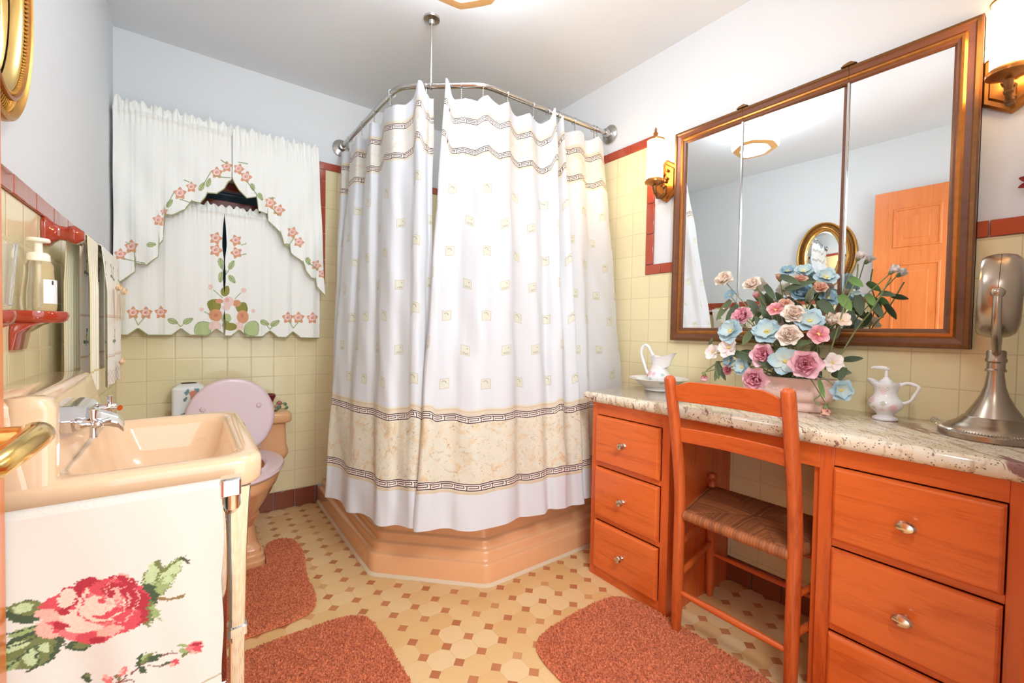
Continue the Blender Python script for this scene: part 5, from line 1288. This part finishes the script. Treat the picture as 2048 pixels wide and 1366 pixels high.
# round makeup mirror on a trumpet stand
mx, my = 1.625, .142
root = thing('makeup_mirror', (mx, my, CZ), 'brushed nickel swivel makeup mirror on a flared base at the counter', 'makeup mirror')
MB().lathe([(0, 0), (.098, 0), (.101, .003), (.101, .014), (.097, .018), (.093, .019), (.090, .024), (.078, .033), (.068, .039), (.064, .044), (.060, .046), (.056, .052), (.052, .054), (.047, .064), (.036, .084), (.026, .106), (.019, .13), (.0155, .160), (.015, .170), (.0, .170)], (mx, my, CZ), 'z', 64).build('base', 'nickel', root)
mb = MB()
for i in range(110):
    a = 2*math.pi*i/110; d = Vector((math.cos(a), math.sin(a), 0)); t_ = Vector((-d.y, d.x, 0)); c = Vector((mx, my, CZ+.0185)); mb.tube([c+d*.089+t_*.001, c+d*.093+t_*.0+Vector((0, 0, .0015)), c+d*.0985-t_*.0015-Vector((0, 0, .001))], [.001, .0018, .001], 6)
mb.build('rope_edge', 'knob', root)
MB().lathe([(0, .168), (.0185, .168), (.0195, .172), (.0165, .176), (.0165, .190), (.0195, .194), (.0195, .199), (.0175, .202), (.0175, .218), (.015, .222), (0, .222)], (mx, my, CZ), 'z', 32).build('collar', 'nickel', root)
hc = Vector((mx-.003, my, CZ+.358)); ax = Vector((-.07, .997, .03)).normalized(); e1 = ax.cross(Vector((0, 0, 1))).normalized(); e2 = e1.cross(ax)
fr_ = (e1, e2, ax)
hd = MB().lathe([(0, -.040), (.070, -.040), (.092, -.034), (.101, -.024), (.1045, -.010), (.1048, -.0005), (.1035, 0), (.1048, .0005), (.1045, .010), (.101, .024), (.096, .032), (.092, .034), (.090, .031), (0, .030)], hc, seg=72, frame=fr_).build('mirror_head', 'nickel', root)
MB().lathe([(0, .0305), (.089, .0305), (.088, .0315), (0, .0318)], hc, seg=64, frame=fr_).build('mirror_glass', 'mirror', hd)
for sg in (1,-1):
    d = -e1*sg if e1.x > 0 else e1*sg
    mb = MB(); p1 = hc+d*.118; mb.tube([hc+d*.104, p1], .0045, 10); mb.ball(p1, .0125, 18)
    q = catmull([tuple(p1), tuple(p1+Vector((0, 0, -.045))+d*.006), tuple(p1+Vector((0, 0, -.085))-d*.012), tuple(hc+d*.060+Vector((0, 0, -.120))), tuple(Vector((mx, my, CZ+.214))+d*.012)], 22)
    mb.tube([Vector(v_) for v_ in q], [.0085-.001*abs(i-11)/11 for i in range(22)], 14); mb.build('yoke_arm', 'nickel', root)
MB().lathe([(.006, .219), (.008, .222), (.006, .246), (0, .248)], (mx, my, CZ), 'z', 16).build('swivel_pin', 'black', root)
finish(root)
mb = MB(); mb.tube([(1.735, .265, CZ+.012), (1.72, .235, CZ+.010)], .008, 12); mb.tube([(1.738, .270, CZ+.013), (1.735, .265, CZ+.012)], [.010, .010], 12)
pl = mb.build('clear_plug_adapter', 'clear'); tag(pl, 'small clear plastic tube lying behind the makeup mirror base', 'plastic tube')
mb = MB(); q = catmull([(1.738, .088, CZ+.024), (1.748, .070, CZ+.034), (1.765, .058, CZ+.030), (1.80, .05, CZ+.04)], 20); mb.tube([Vector(v_) for v_ in q], .0042, 10); mb.tube([Vector(q[0]), Vector(q[0])-Vector((.02, -.01, .012))], [.008, .006], 12)
cd_ = mb.build('power_cord', 'black'); tag(cd_, 'dark power cord running behind the makeup mirror to the front wall', 'cord')
# ------------------------------------------------------------------ silk flowers in a pink ceramic planter
fx, fy_ = 1.655, .612
root = thing('flower_arrangement', (fx, fy_, CZ), 'silk roses and blue blossoms in an oval pink ceramic planter on the counter', 'flower arrangement')
pinkp = simple('pale_pink_bisque', (236, 200, 186), .45, var=.05, scale=60)
def oval(a, b, z, n=72, flute=0): return [Vector((fx+a*(1+flute*math.cos(24*2*math.pi*i/n))*math.cos(2*math.pi*i/n), fy_+b*(1+flute*math.cos(24*2*math.pi*i/n))*math.sin(2*math.pi*i/n), CZ+z)) for i in range(n)]
MB().loft([oval(.050, .098, 0), oval(.053, .103, .003), oval(.053, .103, .016), oval(.050, .099, .020), oval(.050, .100, .030), oval(.066, .122, .040), oval(.072, .130, .052), oval(.070, .128, .066), oval(.062, .118, .084), oval(.062, .118, .092), oval(.068, .126, .100), oval(.070, .129, .106), oval(.067, .126, .110), oval(.061, .119, .106), oval(.056, .112, .085), oval(.03, .08, .08)]).build('planter', pinkp, root, smooth=50)
mb = MB()
for k in range(40):
    a = rng.uniform(2.0, 4.3); zz_ = rng.uniform(.060, .078); c = (fx+.068*math.cos(a), fy_+.125*math.sin(a), CZ+zz_); mb.ball(c, rng.uniform(.003, .006), 8, .6)
mb.build('relief_roses', pinkp, root)
mb = MB(); mb.loft([oval(.057, .113, .090), oval(.045, .09, .104), oval(.01, .02, .108)]); mb.build('moss', simple('dark_moss', (70, 74, 48), .9, var=.3, scale=90), root)
def petal(fr, o, L, W, base, tip, cup=.3, curl=.2, notch=0, nu=8, nv=7, ruff=0.0, mid=None):
    """returns vertices, faces, colours of one petal; fr = (side, up/normal, outward)"""
    S, N, O_ = fr; vs, cs = [], []; b_, t_ = np.array(lin(base)), np.array(lin(tip))
    ph = rng.uniform(0, 6)
    for i in range(nu):
        u = i/(nu-1); w_ = W*math.sin(math.pi*(.12+.80*u**.9))**.65
        for j in range(nv):
            v = 2*j/(nv-1)-1; ll = L*u*(1-.10*v*v*u-(notch*(1-abs(v)) if u > .8 else 0))
            h = cup*W*(v*v)*.8+curl*L*(u**2)+ruff*L*math.sin(v*5+ph)*u
            vs.append(Vector(o)+S*(w_*v)+O_*ll+N*h); c = b_*(1-u)+t_*u
            if mid is not None and abs(v) < .2: c = c*.85
            cs.append(tuple(c*(1-.10*abs(v)*(1-u))))
    fs = [(i*nv+j, i*nv+j+1, (i+1)*nv+j+1, (i+1)*nv+j) for i in range(nu-1) for j in range(nv-1)]
    return vs, fs, cs
def basis(n):
    n = Vector(n).normalized(); a = n.cross(Vector((0, 0, 1)))
    if a.length < .1: a = Vector((1, 0, 0))
    a.normalize(); return a, n.cross(a), n
def flower(o, n, r, kind, cols):
    A, B, N = basis(n); mb = MB()
    def ring(cnt, L, W, base, tip, pitch, cup, curl, off, h, **k):
        for i in range(cnt):
            a = 2*math.pi*i/cnt+off+rng.uniform(-.12, .12); d = A*math.cos(a)+B*math.sin(a); pp = pitch+rng.uniform(-.12, .12)
            O_ = d*math.cos(pp)+N*math.sin(pp); NN = N*math.cos(pp)-d*math.sin(pp); S = O_.cross(NN)
            vs, fs, cs = petal((S, NN, O_), Vector(o)+N*h+d*r*.05, L*rng.uniform(.9, 1.1), W, base, tip, cup, curl, **k)
            q = len(mb.v); mb.v += [tuple(x) for x in vs]; mb.f += [tuple(i_+q for i_ in f) for f in fs]; mb.c += cs
    c0, c1_, c2 = cols
    if kind == 'rose':
        ring(6, r*1.0, r*.56, c1_, c2, .15, .35, .12, 0, 0, ruff=.04); ring(5, r*.85, r*.50, c0, c1_, .65, .5, .05, .5, .04*r, ruff=.04); ring(5, r*.66, r*.42, c0, c1_, 1.0, .6, -.05, .2, .06*r, ruff=.05); ring(4, r*.5, r*.32, c0, c1_, 1.3, .7, -.12, .9, .08*r); ring(3, r*.36, r*.2, c0, c0, 1.45, .8, -.1, .3, .1*r)
    elif kind == 'open':
        ring(6, r*.98, r*.48, c1_, c2, .12, .22, .06, 0, 0, notch=.05, ruff=.05); ring(5, r*.7, r*.36, c0, c1_, .5, .3, .05, .5, .03*r, ruff=.04)
    elif kind == 'wild':
        ring(5, r*1.0, r*.52, c0, c1_, .25, .3, .02, 0, 0, notch=.08, ruff=.04)
    elif kind == 'bud':
        ring(5, r*1.5, r*.7, c0, c1_, 1.15, .8, -.12, 0, 0); ring(3, r*1.3, r*.5, c1_, c2, 1.35, .8, -.15, .5, 0)
    f = mb.build('flower', 'petal', root, smooth=80, recalc=False, colors=True)
    if kind in ('open', 'wild'):
        m2 = MB()
        for k in range(14): a = rng.uniform(0, 6.28); q = rng.uniform(0, .16)*r; m2.ball(Vector(o)+A*q*math.cos(a)+B*q*math.sin(a)+N*r*.12, r*.055, 6)
        m2.build('flower_centre', M['stamen'], f)
    elif kind == 'bud':
        m2 = MB(); m2.lathe([(0, -r*.5), (r*.28, -r*.3), (r*.42, r*.1), (r*.36, r*.45)], o, seg=12, frame=(A, B, N)); m2.build('calyx', M['stemg'], f)
    return f
M['stamen'] = simple('yellow_stamens', (226, 206, 120), .7, var=.2)
M['stemg'] = simple('green_stem', (120, 132, 82), .6, var=.15)
PINK = ((216, 110, 132), (238, 172, 186), (246, 208, 214)); CREAM = ((244, 214, 196), (244, 228, 212), (246, 238, 226)); BLUE = ((206, 218, 206), (166, 198, 210), (192, 216, 224)); PEACH = ((222, 150, 124), (236, 188, 166), (240, 210, 190)); WHITE = ((240, 220, 214), (246, 242, 238), (246, 244, 240)); DBLUE = ((140, 170, 186), (136, 172, 190), (160, 194, 206)); ROSE = ((170, 70, 84), (206, 120, 130), (226, 170, 176)); PW = ((196, 80, 90), (240, 190, 196), (246, 226, 222))
FL = [(1450, 562, 18, 'rose', CREAM, 0), (1506, 571, 17, 'rose', CREAM, 0), (1460, 591, 11, 'wild', DBLUE, 0), (1456, 612, 10, 'wild', PW, 0), (1487, 635, 20, 'rose', PINK, .02), (1462, 663, 25, 'open', BLUE, .05), (1535, 664, 27, 'open', BLUE, .05),
      (1459, 696, 20, 'wild', WHITE, .06), (1427, 704, 16, 'wild', WHITE, .04), (1576, 543, 15, 'open', DBLUE, 0), (1607, 543, 17, 'open', BLUE, 0), (1652, 556, 21, 'open', BLUE, .0), (1604, 589, 21, 'rose', DBLUE, .03), (1657, 597, 18, 'open', DBLUE, .0),
      (1551, 620, 16, 'wild', PW, .05), (1571, 612, 14, 'rose', PEACH, .03), (1588, 630, 20, 'rose', CREAM, .06), (1620, 643, 25, 'open', BLUE, .05), (1657, 646, 13, 'bud', CREAM, .03), (1683, 641, 15, 'wild', CREAM, .02), (1578, 672, 21, 'rose', CREAM, .08), (1636, 670, 19, 'wild', PW, .07),
      (1529, 711, 22, 'rose', PINK, .08), (1570, 722, 26, 'wild', BLUE, .09), (1609, 729, 27, 'rose', PINK, .10), (1665, 725, 18, 'wild', WHITE, .05), (1485, 734, 17, 'open', BLUE, .07), (1458, 740, 10, 'rose', ROSE, .05), (1512, 757, 23, 'rose', PINK, .10), (1682, 780, 21, 'open', BLUE, .07),
      (1651, 815, 11, 'bud', PEACH, .09), (1459, 722, 13, 'open', DBLUE, .05), (1409, 750, 8, 'bud', PW, .03), (1716, 518, 10, 'bud', WHITE, -.03), (1782, 545, 10, 'bud', WHITE, -.03), (1560, 560, 8, 'bud', PEACH, .0), (1600, 560, 12, 'rose', PEACH, .02), (1640, 578, 13, 'rose', PEACH, .03), (1515, 595, 8, 'bud', PW, .0), (1713, 592, 12, 'open', BLUE, -.01)]
cen = Vector((fx, fy_, CZ+.16))
def stem(o, n, r=.0016):
    st_ = Vector((fx+rng.uniform(-.03, .03), fy_+rng.uniform(-.08, .08), CZ+.10)); o = Vector(o)
    mid = st_.lerp(o, .5)+Vector((rng.uniform(-.01, .01), rng.uniform(-.015, .015), .02)); pre = o-Vector(n)*.012
    if o.z < CZ+.10: mid = Vector(((st_.x+o.x)/2-.02, (st_.y+o.y)/2, CZ+.135))
    q = catmull([tuple(st_), tuple(mid), tuple(pre), tuple(o)], 18); MB().tube([Vector(v_) for v_ in q], r, 7).build('stem', M['stemg'], root)
for px__, py__, rp, kind, cc_, out in FL:
    xpl = fx-.015-out+(.07 if px__ > 1700 else (.035 if py__ < 600 and px__ > 1540 else 0)); o = at(px__, py__, 'x', xpl); dep = o.x*_F.x+o.y*_F.y; r = rp*dep/FPX*1.12
    n = Vector((-1, -.35, .15))+(o-cen).normalized()*(.75 if kind != 'bud' else 1.5)
    if kind == 'bud' and o.z < CZ+.1: n = Vector((-.3, -.1, -1))
    flower(o, n, r, kind, cc_); stem(o, n.normalized())
def leafobj(o, d, L, W, c, nrm=(-1, -.2, .3), lab=None):
    d = Vector(d).normalized(); N = Vector(nrm).normalized(); S = d.cross(N).normalized(); N = S.cross(d)
    vs, fs, cs = petal((S, N, d), o, L, W, tuple(x*.8 for x in c), c, .35, -.12, mid=True, nu=9, nv=7)
    mb = MB(); mb.v = [tuple(x) for x in vs]; mb.f = fs; mb.c = cs; return mb.build('leaf', 'petal', root, smooth=80, recalc=False, colors=True)
DG, MG, BG_ = (86, 104, 74), (112, 128, 86), (118, 160, 84)
LV = [(1700, 556, 1725, 572, 10, BG_, 0), (1758, 586, 1790, 590, 8, DG, -.02), (1745, 604, 1766, 634, 9, DG, -.02), (1680, 590, 1702, 620, 12, BG_, 0), (1715, 590, 1722, 630, 12, DG, .0), (1640, 600, 1668, 632, 13, DG, .01), (1505, 660, 1484, 690, 10, MG, .05), (1462, 600, 1430, 640, 9, MG, 0), (1475, 610, 1450, 642, 9, DG, 0), (1560, 552, 1600, 566, 9, DG, .02), (1570, 580, 1628, 560, 9, DG, .02), (1470, 705, 1505, 722, 9, DG, .07), (1436, 722, 1436, 758, 8, MG, .02), (1440, 730, 1428, 762, 7, MG, .02), (1436, 728, 1450, 760, 7, DG, .02), (1575, 690, 1625, 682, 9, MG, .06), (1530, 570, 1550, 598, 8, DG, 0), (1545, 735, 1515, 722, 8, DG, .09), (1690, 735, 1678, 762, 9, DG, .04), (1638, 760, 1648, 795, 6, BG_, .09), (1420, 690, 1424, 676, 5, MG, .02), (1735, 590, 1750, 612, 9, BG_, -.02), (1705, 620, 1690, 650, 10, DG, .0)]
for x0_, y0_, x1_, y1_, w_, c, out in LV:
    a, b = at(x0_, y0_, 'x', fx-.02-out+(.06 if x0_ > 1695 else 0)), at(x1_, y1_, 'x', fx-.035-out+(.06 if x0_ > 1695 else 0)); s_ = (a.x*_F.x+a.y*_F.y)/FPX; leafobj(a, b-a, (b-a).length, w_*s_*.75, c)
for k in range(52):
    yy, zz_ = rng.uniform(-.15, .16), rng.uniform(.115, .38)
    yy *= 1-.9*(zz_-.2) if zz_ > .2 else 1; o = Vector((fx+rng.uniform(-.03, .045), fy_+yy, CZ+zz_)); d = (o-cen)+Vector((rng.uniform(-.05, .02), rng.uniform(-.06, .06), rng.uniform(-.06, .06)))
    leafobj(o, d, rng.uniform(.035, .055), rng.uniform(.010, .015), random.choice([DG, DG, MG, (98, 112, 92), (120, 130, 100)]))
for P_ in ([(1660, 745), (1712, 660), (1740, 625), (1762, 590), (1782, 555)], [(1650, 740), (1690, 610), (1712, 560), (1716, 528)], [(1640, 770), (1640, 790), (1628, 800), (1640, 812)], [(1480, 720), (1440, 724), (1412, 742)]):
    pts = [at(u, v, 'x', fx-.03+(.08 if u > 1700 and v < 700 else 0)-(.09 if v > 765 and u < 1700 and u > 1600 else 0)) for u, v in P_]; q = catmull([tuple(p) for p in pts], 20); MB().tube([Vector(v_) for v_ in q], .0022, 8).build('stem', M['stemg'], root)
finish(root)
# red silk petals at the right edge of the picture
root = thing('red_wall_flower', (XR, .105, 1.44), 'dark red silk flower on the wall at the right picture edge', 'flower')
keep = root
mb = MB()
for a in (2.75, 3.5, 2.0, 1.2, 4.3, .4):
    d = Vector((0, math.cos(a)*-1, math.sin(a))); vs, fs, cs = petal((Vector((-1, 0, 0)).cross(d), Vector((-1, 0, 0)), d), (XR-.012, .098, 1.448), .036, .009, (120, 30, 28), (146, 44, 36), .3, .1)
    q = len(mb.v); mb.v += [tuple(x) for x in vs]; mb.f += [tuple(i_+q for i_ in f) for f in fs]; mb.c += cs
mb.build('petals', 'petal', root, smooth=80, recalc=False, colors=True)
MB().cyl((XR, .098, 1.448), (XR-.014, .098, 1.448), .006, seg=12).build('flower_centre', 'golddk', root)
finish(root)
